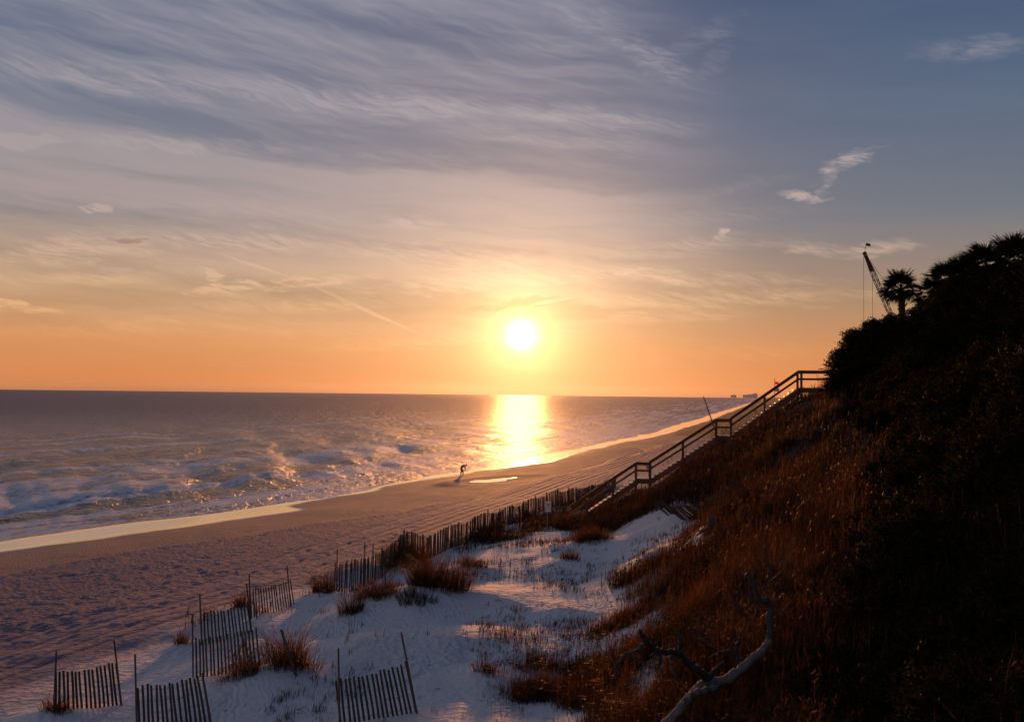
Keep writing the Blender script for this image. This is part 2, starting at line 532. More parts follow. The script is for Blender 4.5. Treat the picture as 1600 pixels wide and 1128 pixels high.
M = {}
M['sand'] = ground_material()
M['sea'] = sea_material()
M['puddle'] = puddle_material()
M['slat'] = simple('weathered_slat', (.07, .045, .034), .85, .4, 30, bump=.3, stretch=(1, 1, .15))
M['stake'] = simple('rusty_stake', (.10, .06, .045), .7, .4, 25, bump=.3)
M['wire'] = simple('fence_wire', (.12, .11, .10), .5, .2, 20, metallic=.8)
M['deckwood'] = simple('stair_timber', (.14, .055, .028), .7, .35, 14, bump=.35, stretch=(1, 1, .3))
M['tread'] = simple('tread_timber', (.42, .29, .18), .38, .3, 14, bump=.15, stretch=(.3, 1, 1))  # paler and more golden than the stair timber: low-sun gleam painted in
M['signwhite'] = simple('sign_white', (.78, .76, .74), .5, .08, 5)
M['signred'] = simple('sign_red_paint', (.55, .05, .03), .5, .1, 5)
M['signgrey'] = simple('sign_grey_print', (.32, .30, .29), .5, .1, 5)
M['metal'] = simple('galvanised_metal', (.35, .34, .33), .45, .2, 20, metallic=.7)
M['driftwood'] = simple('bleached_wood', (.12, .10, .09), .9, 1.1, 16, bump=.9, stretch=(1, 1, .35))
M['darkwood'] = simple('weathered_dark_wood', (.045, .038, .034), .9, 1.0, 16, bump=.9)
M['bark'] = simple('dark_bark', (.06, .045, .035), .9, .4, 14, bump=.6)
M['twig'] = simple('dead_twig', (.07, .045, .03), .9, .4, 14)
M['cranepaint'] = simple('crane_red_paint', (.10, .022, .014), .5, .2, 3)
M['cranedark'] = simple('crane_dark_steel', (.05, .05, .05), .6, .2, 3)
M['glass'] = simple('cab_glass', (.03, .04, .05), .08, .1, 3)
M['flagred'] = leafy('flag_red_cloth', (.55, .05, .03), (.60, .07, .04), .45)
M['flaggrey'] = leafy('flag_purple_cloth', (.16, .13, .20), (.20, .16, .25), .3)
M['concrete'] = simple('pale_render', (.45, .43, .42), .8, .15, .2)
M['grass'] = leafy('dune_grass_blades', (.026, .013, .006), (.095, .043, .016), .55, patchy=True)
M['grassdark'] = leafy('panic_grass_blades', (.036, .018, .008), (.100, .048, .018), .52)
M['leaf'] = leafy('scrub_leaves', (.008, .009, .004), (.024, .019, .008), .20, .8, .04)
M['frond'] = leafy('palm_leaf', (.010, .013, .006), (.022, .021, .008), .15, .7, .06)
M['cloth'] = simple('hazed_clothing', (.16, .105, .07), .85, .2, 8)  # the brown stands for haze over the figure, put into the cloth colour
M['skin'] = simple('skin', (.36, .21, .15), .6, .1, 8)
M['gull'] = simple('gull_plumage', (.75, .74, .73), .8, .1, 8)
M['beak'] = simple('gull_beak', (.55, .30, .06), .5, .1, 8)

# ------------------------------------------------------------------ terrain
YT = np.array([-6000, -400, -100, 0, 30, 53.5, 72, 106, 150, 202, 387, 1500, 6000.])
XT = np.array([-3000, -300, -130, -67, -46.5, -31, -19.5, -6.0, 9.5, 29, 84, 410, 1680.])
def shore_x(y): return np.interp(y, YT, XT)
YB = np.array([-6000, -100, 0, 18.5, 26, 32, 40, 44, 48, 54, 60, 70, 100, 200, 400, 1500, 6000.])
XB = np.array([-2400, -30, -2.6, .6, 1.9, 2.9, 3.6, 3.8, 3.8, 3.9, 9, 17, 36, 78, 160, 560, 2300.])
def base_x(y): return np.interp(y, YB, XB)

# stairway plane: bottom point, direction going up (to the right and slightly nearer)
ST_A = R(13)
ST_P = Vector((3.6, 54.0, 0)); ST_D = Vector((math.cos(ST_A), -math.sin(ST_A), 0)); ST_N = Vector((math.sin(ST_A), math.cos(ST_A), 0))
def stair_pt(px, py):
    v = ray(px, py)
    k = ((ST_P - Vector((0, 0, CAM_Z))).dot(ST_N)) / v.dot(ST_N)
    P = Vector((0, 0, CAM_Z)) + v * k
    return (P - ST_P).dot(ST_D), P.z
# deck profile (s, z) from the photograph
SB = stair_pt(915, 802); L1a = stair_pt(994, 748); L1b = stair_pt(1016, 748)
L2a = stair_pt(1119, 681); L2b = stair_pt(1142, 681); TPa = stair_pt(1247, 606); TPb = (TPa[0] + 4.2, TPa[1])
L1z = (L1a[1] + L1b[1]) / 2; L2z = (L2a[1] + L2b[1]) / 2
PS = np.array([SB[0] - 2.5, SB[0], L1a[0], L1b[0], L2a[0], L2b[0], TPa[0], TPb[0], TPb[0] + 6])
PZ = np.array([SB[1] - .45, SB[1] - .30, L1z - 1.15, L1z - 1.15, L2z - 1.0, L2z - .75, TPa[1] - .95, TPa[1] - .10, TPa[1] + .35])

TRY = np.array([-20, 10, 15, 24.6, 33.8, 43.3, 60, 90, 140])
TRX = np.array([-32, -19.6, -17.6, -14.2, -11.5, -9.2, -4.3, 5.5, 23])

# long fence: pixel of the slat tops, distance
FH = 1.06
FEN = [(523, 879, 33.0), (548, 878, 33.6), (575, 875, 34.6), (605, 866, 36.2), (640, 848, 38.5), (680, 832, 41.5), (712, 820, 44), (745, 808, 47), (775, 799, 50.5),
       (812, 788, 55), (840, 777, 58.5), (868, 768, 62), (900, 763, 66.5), (932, 757, 72), (962, 748, 78)]
FEN_P = [at(*f) for f in FEN]
FEN_Y = np.array([p.y for p in FEN_P]); FEN_X = np.array([p.x for p in FEN_P]); FEN_Z = np.array([p.z - FH for p in FEN_P])
MOUNDS = []       # (x, y, r, h): sand piled up under the grass
def shore_w(x, y):
    return (x - shore_x(y)) * .94

PUD = [(-5.0, 87.0), (0.9, 104.0)]        # runnel puddle axis, set below from the photo
def ground_z(x, y, fine=True):
    x = np.asarray(x, float); y = np.asarray(y, float)
    w = shore_w(x, y)
    wn = w + (fbm(x / 9, y / 9, 3, 3) - .5) * 3.0
    z = np.interp(wn, [-400, -60, -20, -8, -1, 1.5, 4, 9, 13.8, 15.6, 20, 27, 33, 45, 60],
                      [-9, -3.6, -1.3, -.42, -.02, .06, .16, .46, .66, 1.0, 1.25, 1.5, 2.0, 2.5, 2.7])
    z = z + .07 * np.exp(-((w + 1.2) / 2.6) ** 2) * np.exp(-((y - 60) / 13) ** 2)
    bx = (x - base_x(y)) * .95
    dune = sst(w, 26, 33)
    hum = (fbm(x / 5.5, y / 5.5, 21, 3) - .5) * 1.1 + (fbm(x / 1.8, y / 1.8, 31, 3) - .5) * .22
    z = z + dune * .45 * hum * (1 - sst(bx, 6, 12) * .5)
    # bluff
    top = 7.9
    b = np.clip(bx / 13.5, -0.3, 1.25)
    rise = np.where(b < 0, 0, np.where(b < .12, b * b / .24, b - .06))
    rise = np.where(rise > .86, .86 + .14 * (1 - np.exp(-(rise - .86) / .14)), rise)
    bl = top * rise / .97
    bl = bl + sst(bx, 0, 4) * (fbm(x / 4, y / 4, 41, 4) - .5) * 1.3
    zb = np.interp(y, [-6000, 40, 60, 6000], [2.4, 2.45, 2.5, 2.5])
    z = np.where(bx > 0, np.maximum(z, z * 0 + zb + (z - zb) * np.clip(1 - bx / 4, 0, 1)) + bl, z)
    # ground shaped to the stairway
    s = (x - ST_P.x) * ST_D.x + (y - ST_P.y) * ST_D.y
    n = (x - ST_P.x) * ST_N.x + (y - ST_P.y) * ST_N.y
    k = (1 - sst(np.abs(n - .3), 1.6, 5.5)) * sst(s, PS[0], PS[0] + 2) * (1 - sst(s, PS[-1] - 3, PS[-1]))
    z = z * (1 - k) + k * (np.interp(s, PS, PZ) + (fbm(x / 2, y / 2, 51, 3) - .5) * .35)
    kf = (1 - sst(np.abs(x - np.interp(y, FEN_Y, FEN_X)), .9, 3.2)) * sst(y, 29.5, 33) * (1 - sst(y, 74, 80))
    z = z * (1 - kf) + kf * (np.interp(y, FEN_Y, FEN_Z) + (fbm(x / 1.5, y / 1.5, 55, 2) - .5) * .12)
    for mx, my, mr, mh in MOUNDS:
        d2 = ((x - mx) ** 2 + (y - my) ** 2) / (mr * mr)
        z = z + mh * np.exp(-d2)
    if fine:
        ch = sst(wn, 14.2, 16.5) * (1 - sst(w, 30, 36))
        z = z + ch * ((fbm(x / .34, y / .34, 61, 2, .6) - .5) * .09)
        z = z + dune * (1 - sst(bx, 0, 2)) * (fbm(x / .5, y / .9, 71, 3) - .5) * .05
        # small scarp lip along the berm
        z = z + .05 * np.exp(-((wn - 15.6) / .5) ** 2)
    # runnel puddle bed
    (ax, ay), (bx2, by2) = PUD
    ex, ey = bx2 - ax, by2 - ay; L2 = ex * ex + ey * ey
    t = np.clip(((x - ax) * ex + (y - ay) * ey) / L2, 0, 1)
    dd = np.hypot(x - ax - t * ex, y - ay - t * ey)
    kk = 1 - sst(dd, 2.2, 5.0)
    z = z * (1 - kk) + kk * (.40 + .012 * np.clip(dd - .2, 0, 9) ** 2)
    return z

def hit(px, py, dz=0.0, y0=6.0, y1=400.0):
    """where the pixel's ray meets the ground raised by dz"""
    v = ray(px, py)
    for _ in range(2):
        ys = np.exp(np.linspace(math.log(y0), math.log(y1), 240))
        k = ys / v.y
        zz = CAM_Z + v.z * k
        b = zz < ground_z(v.x * k, ys, False) + dz
        i = int(np.argmax(b)) if b.any() else len(ys) - 1
        y0, y1 = ys[max(i - 1, 0)], ys[i]
    y = ys[i]; kk = y / v.y
    return Vector((v.x * kk, y, CAM_Z + v.z * kk))
def gz(x, y): return float(ground_z(np.array([x]), np.array([y]))[0])

PA = hit(743, 754); PB_ = hit(803, 746)
PUD = [(PA.x, PA.y), (PB_.x, PB_.y)]

# named grass clumps in the dunes: pixel of the base, width in pixels, height in pixels, label
CLUMPS = [
    (457, 1066, 82, 66, 'large round clump of brown dune grass with a leaning stake in it'),
    (380, 1080, 58, 32, 'low sprawling grass clump at the foot of the doubled fence panel'),
    (503, 936, 40, 44, 'upright grass clump just left of where the long slat fence starts'),
    (548, 978, 44, 38, 'grass clump at the lower left tip of the grassy hummock'),
    (590, 960, 64, 36, 'grass clump on the middle of the sandy hummock crest'),
    (684, 944, 110, 60, 'widest dark grass clump in front of the long slat fence'),
    (632, 896, 84, 42, 'dense grass clump leaning on the near end of the long slat fence'),
    (640, 968, 50, 30, 'sparse grass clump below the widest dark clump'),
    (738, 896, 36, 22, 'small grass tuft on bare sand right of the widest dark clump'),
    (760, 1064, 36, 26, 'lone thin grass tuft on the open white sand near the bottom'),
    (286, 1016, 26, 28, 'small grass tuft left of the doubled fence panels'),
    (88, 1124, 46, 34, 'grass tuft at the foot of the leftmost fence panel'),
    (926, 860, 76, 24, 'domed grass clump alone on the white sand below the stairway'),
    (890, 884, 34, 20, 'little grass tuft just below the domed clump on white sand'),
    (378, 962, 34, 26, 'grass tuft between the two far fence panels'),
]
_cl = []
for px, py, wpx, hpx, lab in CLUMPS:
    P = hit(px, py)
    _cl.append((P.x, P.y, wpx * P.y / F, hpx * P.y / F, lab))
MOUNDS = [(x, y, w_ * .75 + .35, .12 + .16 * w_) for x, y, w_, h_, l_ in _cl]
# wind-built ramp behind the near fence panel
for px, py, r_, h_ in ((700, 1010, 2.2, .35), (560, 1010, 1.6, .25), (420, 985, 1.8, .25), (880, 940, 3.0, .3)):
    P = hit(px, py); MOUNDS.append((P.x, P.y, r_, h_))

GX0, GY0, GS = -70.0, 4.0, .2
_gx = np.arange(GX0, 50, GS); _gy = np.arange(GY0, 112, GS)
_A, _B = np.meshgrid(_gx, _gy)
GRID = ground_z(_A.ravel(), _B.ravel()).reshape(_A.shape)
def grid_z(x, y):
    u = np.clip((x - GX0) / GS, 0, len(_gx) - 1.001); v = np.clip((y - GY0) / GS, 0, len(_gy) - 1.001)
    i = u.astype(int); j = v.astype(int); a = u - i; b = v - j
    return (GRID[j, i] * (1 - a) + GRID[j, i + 1] * a) * (1 - b) + (GRID[j + 1, i] * (1 - a) + GRID[j + 1, i + 1] * a) * b
_hit0, _gz0 = hit, gz
def gz(x, y):
    if -69 < x < 49 and 5 < y < 111: return float(grid_z(np.array([x]), np.array([y]))[0])
    return _gz0(x, y)
def hit(px, py, dz=0.0, y0=6.0, y1=110.0):
    v = ray(px, py)
    ys = np.exp(np.linspace(math.log(y0), math.log(110.0), 1500)); k = ys / v.y
    b = CAM_Z + v.z * k < grid_z(v.x * k, ys) + dz
    if not b.any() or not (-69 < v.x * k[np.argmax(b)] < 49): return _hit0(px, py, dz, y0, 400.0)
    y = ys[np.argmax(b)]; kk = y / v.y
    return Vector((v.x * kk, y, CAM_Z + v.z * kk))

def fan(az, rr):
    A, Rr = np.meshgrid(az, rr)
    x = (Rr * np.sin(A)).ravel(); y = (Rr * np.cos(A)).ravel()
    nr, na = len(rr), len(az)
    i = np.arange(nr - 1)[:, None] * na + np.arange(na - 1)[None, :]
    f = np.stack([i, i + 1, i + na + 1, i + na], -1).reshape(-1, 4)
    return x, y, f

def compact(v, f, attrs):
    used = np.zeros(len(v), bool); used[f.ravel()] = True
    idx = np.cumsum(used) - 1
    return v[used], idx[f], {k: a[used] for k, a in attrs.items()}

def veg_mask(x, y):
    """how thickly plants cover the ground, 0..1"""
    bx = (x - np.interp(y, [0, 18.5, 26, 32, 36, 39, 42, 45, 48, 54, 60, 70, 100], [-2.6, .6, 1.9, 4.6, 7.0, 8.2, 7.5, 4.5, 3.6, 3.9, 9, 17, 36])) * .95
    nz = fbm(x / 2.2, y / 2.2, 91, 4, .6)
    v = sst(bx + (nz - .5) * 9.0, .1, 2.4)
    v = np.maximum(v, sst((x - base_x(y)) * .95, 4.4, 6.6))
    # strip of grass along the seaward fence, thickening towards the stairs
    fx = np.interp(y, FEN_Y, FEN_X)
    strip = (1 - sst(np.abs(x - fx - 1.3), 1.0, 2.6)) * sst(y, 40, 48) * (1 - sst(y, 70, 80))
    v = np.maximum(v, strip * sst(nz, .30, .48))
    # stairs foot
    s = (x - ST_P.x) * ST_D.x + (y - ST_P.y) * ST_D.y
    n = (x - ST_P.x) * ST_N.x + (y - ST_P.y) * ST_N.y
    v = np.maximum(v, (1 - sst(np.abs(n + 1.0), 3.5, 5.5)) * sst(s, -1.5, .5))
    # open white sand reaching up to the right under the slope
    d = np.abs((y - 38.5) - (x - 3) * .05)
    open_ = (1 - sst(d, 2.0, 4.0)) * (1 - sst(x, 7.0, 9.0)) * sst(x, -2, 1)
    return np.clip(v * (1 - open_ * sst(nz, .25, .40)), 0, 1)

def scrub_zone(x, y):
    """1 where shrubs, not grass, own the slope (the right-hand bluff face)"""
    a = np.degrees(np.arctan2(x, np.maximum(y, .1)))
    r_ = np.hypot(x, y)
    edge = np.interp(r_, [0, 8, 14, 20, 26, 32, 40, 46, 90], [18, 18.5, 19.5, 21.5, 23.5, 24, 22, 20, 20])
    return sst(a + (fbm(x / 1.5, y / 1.5, 151, 3) - .5) * 7, edge - 2.5, edge + 2.5)

def build_ground():
    fine = np.radians(np.arange(-33.5, 33.6, .1))
    az = np.concatenate([np.radians(np.arange(-180, -33.6, 3.0)), fine, np.radians(np.arange(36, 181, 3.0))])
    rr = [0.4, 1, 2, 3, 4, 5, 6]
    while rr[-1] < 3700:
        r_ = rr[-1]
        rr.append(r_ + min(max(.075, r_ * r_ / 6800), max(2.2, r_ * .035)))
    rr = np.array(rr)
    x, y, f = fan(az, rr)
    z = ground_z(x, y)
    w = shore_w(x, y)
    wn = w + (fbm(x / 9, y / 9, 3, 3) - .5) * 3.0
    tongue = (fbm(x / 16, y / 22, 13, 3) - .5) * 5.0
    lim = np.interp(y, [30, 52, 62, 69, 73, 80, 108, 120, 132, 150, 300], [2.6, 3.6, 4.6, 3.8, .8, .4, 1.0, 6.0, 5.0, 3.6, 6.0]) + (fbm(y / 7, y * 0 + 2, 16, 3) - .5) * 2.2
    wet = 1 - sst(w + (fbm(x / 1.5, y / 1.5, 14, 3) - .5) * .7, lim - .8, lim + 1.9)
    wet = np.maximum(wet, .30 * (1 - sst(w + tongue, 5, 9)))
    churn = sst(wn, 14.4, 16.3) * (1 - sst(x - np.interp(y, TRY, TRX), 3.5, 7.0) * .8)
    churn = np.maximum(churn, .12 * sst(wn, 8, 13))
    churn = np.maximum(churn, .16 + .5 * sst(fbm(x / 1.7, y / 3.0, 17, 3), .52, .66)) * sst(wn, 6, 13)
    tdx = x - np.interp(y, TRY, TRX) + (fbm(x / 4, y / 4, 15, 3) - .5) * 3.5
    white = np.minimum(sst(w, 22, 30), sst(tdx, 2.4, 6.0))
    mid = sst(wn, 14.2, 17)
    veg = veg_mask(x, y)
    v = np.stack([x, y, z], -1)
    keep = ((w > -45)[f]).any(1)
    f = f[keep]
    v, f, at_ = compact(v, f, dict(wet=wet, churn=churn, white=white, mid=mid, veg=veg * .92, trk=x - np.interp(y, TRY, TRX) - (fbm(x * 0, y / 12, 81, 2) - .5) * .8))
    # the few steps under the viewpoint: close the middle of the fan
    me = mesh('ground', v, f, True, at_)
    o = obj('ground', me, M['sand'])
    tag(o, kind='structure')
build_ground()

def build_sea():
    fine = np.radians(np.arange(-33.5, 31.0, .1))
    az = np.concatenate([np.radians(np.arange(-178, -33.6, 2.5)), fine, np.radians(np.arange(31.0, 60, 2.5))])
    rr = [16.0]
    while rr[-1] < 3900:
        r_ = rr[-1]; rr.append(r_ + min(max(.25, r_ * r_ / 9500), 22 + r_ * .012))
    rr = np.array(rr)
    x, y, f = fan(az, rr)
    step = np.interp(np.hypot(x, y), rr[:-1], np.diff(rr))
    w = shore_w(x, y); off = -w
    al = x * .30 + y * .954
    z = np.zeros_like(x); foam = np.zeros_like(x)
    rs = np.random.default_rng(3)
    for k in range(26):
        lam = 1.6 * (1.12 ** k)
        th = rs.normal(0, .55 if lam < 4 else .24) + R(197)     # roughly onshore
        kx, ky = math.cos(th), math.sin(th)
        att = np.clip((lam / step - 2.0) / 2.0, 0, 1) * sst(off, 1, 10 + lam)
        ph = 2 * math.pi * ((x * kx + y * ky) / lam) + rs.uniform(0, 6.28) + 3 * fbm(x / (lam * 4), y / (lam * 4), 200 + k, 2)
        s_ = np.sin(ph)
        z += att * (lam ** .7) * .012 * (s_ + .35 * np.cos(2 * ph))
    # breaking rollers
    for o_, amp, wid, sd, cov in ((4.5, .14, .9, 5, .36), (11, .24, 1.2, 6, .42), (20, .22, 1.2, 7, .45), (32, .27, 1.4, 8, .45),
                                  (47, .22, 1.3, 9, .48), (68, .20, 1.5, 10, .48), (100, .20, 1.9, 11, .49), (150, .20, 2.4, 12, .50)):
        cr = o_ + (fbm(al / 55, al * 0 + sd, 300 + sd, 3) - .5) * .55 * o_ + (fbm(al / 22, al * 0, 310 + sd, 3) - .5) * 1.6
        m_ = sst(fbm(al / (75 + o_ * .7), al * 0 + 3.3, 320 + sd, 2), cov - .08, cov + .08)
        m_ = m_ * (1 - .85 * sst(y, 84, 112))
        q = off - cr                      # >0 is the seaward side
        prof = np.where(q > 0, np.exp(-(q / (wid * 1.6)) ** 2), np.exp(-(q / (wid * .55)) ** 2))
        z += amp * m_ * prof * (1 + .5 * (fbm(x / 1.6, y / 1.6, 330 + sd, 3) - .5))
        z -= .18 * amp * m_ * np.exp(-((q + wid * 1.3) / (wid * .7)) ** 2)
        brk = .20 + .80 * sst(fbm(al / 26, al * 0 + 8.1, 340 + sd, 4), .36, .60)
        foam = np.maximum(foam, m_ * brk * np.where(q > 0, np.exp(-(q / (wid * .45)) ** 2), np.exp(-(q / (wid * .80)) ** 2)) * (.85 if o_ < 25 else .42))
        foam = np.maximum(foam, (.50 if o_ < 25 else .36) * m_ * brk * np.exp(-np.clip(q, 0, 99) / (wid * 3)) * (q > 0))
    inner = 1 - sst(off, 5, 16)
    pw, pa = off, al
    foam = np.maximum(foam, inner * (.24 + .44 * fbm(pw / 2.2, pa / 7, 401, 4)))
    foam = np.maximum(foam, (1 - sst(off, 25, 75)) * (.16 + .46 * sst(fbm(pw / 2.6, pa / 24, 411, 4), .36, .66)))
    foam = np.maximum(foam, (1 - sst(off, 70, 220)) * .56 * sst(fbm(pw / 3.2, pa / 55, 421, 4), .46, .64))
    foam = np.maximum(foam, np.exp(-((off - .4) / .55) ** 2) * (.30 + .75 * fbm(pw / .8, pa / 4, 431, 3)))
    z *= sst(off, -.5, 2.5)
    z += .015
    far = sst(np.hypot(x, y), 60, 500)
    keep = ((w < 1.8)[f]).any(1)
    v = np.stack([x, y, z], -1)
    v, f, at_ = compact(v, f[keep], dict(foam=np.clip(foam, 0, 1), far=far))
    o = obj('sea', mesh('sea', v, f, True, at_), M['sea'])
    tag(o, kind='structure')
build_sea()

def build_puddle():
    (ax, ay), (bx, by) = PUD
    n = 60; ring = []
    ex, ey = bx - ax, by - ay; L = math.hypot(ex, ey); ex /= L; ey /= L
    for k in range(n):
        th = 2 * math.pi * k / n
        a = math.cos(th); s = math.sin(th)
        wd = (1.5 - .95 * (a + 1) / 2) * (1 + .22 * math.sin(3 * th + 1) + .14 * math.sin(7 * th) + .10 * math.sin(13 * th + 2))
        cx = (ax + bx) / 2 + ex * a * (L / 2 + .6) - ey * s * wd
        cy = (ay + by) / 2 + ey * a * (L / 2 + .6) + ex * s * wd
        ring.append((cx, cy))
    v = [(p[0], p[1], .436) for p in ring] + [(p[0], p[1], .30) for p in ring]
    f = [tuple(range(n))] + [(k, n + k, n + (k + 1) % n, (k + 1) % n) for k in range(n)]
    me = bpy.data.meshes.new('puddle'); me.from_pydata(v, [], f); me.update()
    tag(obj('puddle', me, M['puddle']), kind='structure')
build_puddle()

# ------------------------------------------------------------------ stairway
def SP(s, n, z): return ST_P + ST_D * s + ST_N * n + Vector((0, 0, z))
def build_stairs():
    base = SP(SB[0], 0, gz(*SP(SB[0], 0, 0).xy))
    root = empty('beach_stairway', base, 'long wooden stairway with handrails climbing the grassy bluff', 'stairway')
    inv = Matrix.Translation(-base)
    WID = 1.05
    def part(name, mb, mat, **kw):
        me = mb.me(name); me.transform(inv)
        return obj(name, me, mat, root)
    rotm = Matrix((ST_D, ST_N, Vector((0, 0, 1)))).transposed()
    flights = [((SB[0], SB[1]), (L1a[0], L1z), 12), ((L1b[0], L1z), (L2a[0], L2z), 15), ((L2b[0], L2z), (TPa[0], TPa[1]), 15)]
    tread_me = None
    for (s0, z0), (s1, z1), n in flights:
        for k in range(n):
            t = k / n
            s = s0 + (s1 - s0) * (t + .5 / n); z = z0 + (z1 - z0) * (k + .35) / n
            if tread_me is None:
                tread_me = MB().box((0, 0, 0), (.27, WID, .045)).me('tread')
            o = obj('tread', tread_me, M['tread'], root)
            o.matrix_local = Matrix.Translation(SP(s, WID / 2, z) - base) @ rotm.to_4x4()
        for side in (-.05, WID + .05):
            a = SP(s0 - .05, side, z0 - .22); b = SP(s1 + .05, side, z1 - .22)
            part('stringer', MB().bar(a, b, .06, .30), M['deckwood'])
    # landings
    for s0, s1, z in ((L1a[0], L1b[0], L1z), (L2a[0], L2b[0], L2z), (TPa[0], TPb[0], TPa[1])):
        n = max(5, int((s1 - s0) / .15))
        for k in range(n):
            s = s0 + (s1 - s0) * (k + .5) / n
            o = MB().box((0, 0, 0), ((s1 - s0) / n - .012, WID + .1, .04))
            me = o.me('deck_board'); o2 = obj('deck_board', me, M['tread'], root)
            o2.matrix_local = Matrix.Translation(SP(s, WID / 2, z) - base) @ rotm.to_4x4()
        for side in (-.07, WID + .07):
            part('beam', MB().bar(SP(s0 - .06, side, z - .15), SP(s1 + .06, side, z - .15), .05, .24), M['deckwood'])
    H = .98
    for side in (-.13,):
        # handrails and middle rails
        legs = [((SB[0] - .95, SB[1] - .55), (L1a[0], L1z)), ((L1a[0], L1z), (L1b[0], L1z)), ((L1b[0], L1z + .12), (L2a[0], L2z)),
                ((L2a[0], L2z), (L2b[0], L2z)), ((L2b[0], L2z + .12), TPa), (TPa, TPb)]
        for (s0, z0), (s1, z1) in legs:
            part('handrail', MB().bar(SP(s0, side, z0 + H), SP(s1, side, z1 + H), .14, .05), M['deckwood'])
            part('rail_board', MB().bar(SP(s0, side, z0 + H - .10), SP(s1, side, z1 + H - .10), .045, .14), M['deckwood'])
            part('middle_rail', MB().bar(SP(s0, side, z0 + .50), SP(s1, side, z1 + .50), .045, .12), M['deckwood'])
        def post(s, ztop):
            P = SP(s, side, 0); g = gz(P.x, P.y) - .3
            part('post', MB().box((P.x, P.y, (g + ztop) / 2), (.14, .14, ztop - g), rotm), M['deckwood'])
        def zon(s):
            return float(np.interp(s, [SB[0], L1a[0], L1b[0], L2a[0], L2b[0], TPa[0], TPb[0]], [SB[1], L1z, L1z, L2z, L2z, TPa[1], TPa[1]]))
        for s, dz in ((SB[0] + .1, H - .14), ((SB[0] + L1a[0]) / 2 + .15, H - .04), (L1a[0], H), (L1b[0], H + .10), ((L1b[0] + L2a[0]) / 2, H), (L2a[0], H),
                      (L2b[0], H + .12), ((L2b[0] + TPa[0]) / 2, H), (TPa[0] - .05, H), (TPa[0] + .16, H), (TPa[0] + 1.75, H), (TPa[0] + 2.0, H), (TPa[0] + 3.6, H)):
            post(s, zon(s) + dz)
build_stairs()

# ------------------------------------------------------------------ slat fences
SLAT_ME = {}
def slat_mesh(k):
    if k not in SLAT_ME:
        r_ = random.Random(k)
        mb = MB()
        n = 4; b = r_.uniform(-.012, .012)
        pts = []
        for i in range(n + 1):
            t = i / n
            w_ = .019 * (1 - .10 * (i == n)); off = b * math.sin(math.pi * t)
            pts.append((off, w_, t))
        for off, w_, t in pts:
            for dx, dy in ((-1, -1), (1, -1), (1, 1), (-1, 1)):
                mb.v.append((off + dx * w_ * 1.25, dy * .0055, t))
        for i in range(n):
            for q in range(4):
                q2 = (q + 1) % 4
                mb.f.append((i * 4 + q, i * 4 + q2, i * 4 + 4 + q2, i * 4 + 4 + q))
        mb.f.append((3, 2, 1, 0)); e = n * 4; mb.f.append((e, e + 1, e + 2, e + 3))
        SLAT_ME[k] = mb.me('slat')
        SLAT_ME[k].materials.append(M['slat'])
    return SLAT_ME[k]

def place_bar(o, a, b, base):
    """unit-height mesh stretched from a to b (world), child of a thing standing at base"""
    d = b - a; L = d.length; d.normalize()
    q = Vector((0, 0, 1)).rotation_difference(d)
    o.matrix_local = Matrix.Translation(a - base) @ q.to_matrix().to_4x4() @ o.matrix_local @ Matrix.Diagonal((1, 1, L, 1))

STAKE_ME = MB().tube([(0, 0, 0), (0, 0, 1)], .021, 6).me('stake'); STAKE_ME.materials.append(M['stake'])
POST_ME = MB().tube([(0, 0, 0), (0, 0, .5), (0, 0, 1)], [.042, .040, .038], 8).me('post'); POST_ME.materials.append(M['stake'])

def fence_panel(label, bl, br, tl, tr, n, stakes, group):
    """bl, br: pixels at the foot of the first and last slat; tl, tr: pixels of their tops; stakes: (foot pixel, top pixel)"""
    P0 = hit(*bl); P1 = hit(*br)
    base = Vector((P0 + P1) / 2)
    base.z = gz(base.x, base.y)
    ang = math.atan2(P1.y - P0.y, P1.x - P0.x)
    root = empty('sand_fence', base, label, 'fence', group)
    # top points: same distance as the foot
    T0 = at(*tl, P0.y); T1 = at(*tr, P1.y)
    rows = {k: [] for k in (.12, .38, .64, .90)}
    r_ = random.Random(label)
    for i in range(n):
        t = i / (n - 1)
        a = P0.lerp(P1, t); b = T0.lerp(T1, t)
        sag = -.05 * math.sin(math.pi * t)
        g = gz(a.x, a.y)
        b = b + Vector((r_.gauss(0, .008), r_.gauss(0, .012), sag + r_.gauss(0, .020)))
        a = Vector((a.x, a.y, a.z)); dirv = (b - a).normalized()
        foot = a - dirv * (.16 + max(0, a.z - g))
        o = obj('slat', slat_mesh(r_.randrange(8)), None, root)
        o.matrix_local = Matrix.Rotation(ang, 4, 'Z')
        q = Vector((0, 0, 1)).rotation_difference((b - foot).normalized())
        o.matrix_local = Matrix.Translation(foot - base) @ q.to_matrix().to_4x4() @ Matrix.Rotation(ang + r_.uniform(-.15, .15), 4, 'Z') @ Matrix.Diagonal((1, 1, (b - foot).length, 1))
        for k in rows: rows[k].append(a.lerp(b, k))
    nrm = Vector((math.sin(ang), -math.cos(ang), 0))
    for k, pts in rows.items():
        for sg in (1, -1):
            mb = MB().tube([p + nrm * .009 * sg * (1 if q_ % 2 else -1) - base for q_, p in enumerate(pts)], .0032, 4)
            mb.build('wire', M['wire'], root)
    for (fx, fy), (tx, ty) in stakes:
        A = hit(fx, fy); B = at(tx, ty, A.y + .02)
        A = A + nrm * .03; B = B + nrm * .03
        d = (B - A).normalized(); A = A - d * .4
        o = obj('stake', STAKE_ME, None, root)
        q = Vector((0, 0, 1)).rotation_difference(d)
        o.matrix_local = Matrix.Translation(A - base) @ q.to_matrix().to_4x4() @ Matrix.Diagonal((1, 1, (B - A).length, 1))
    return root

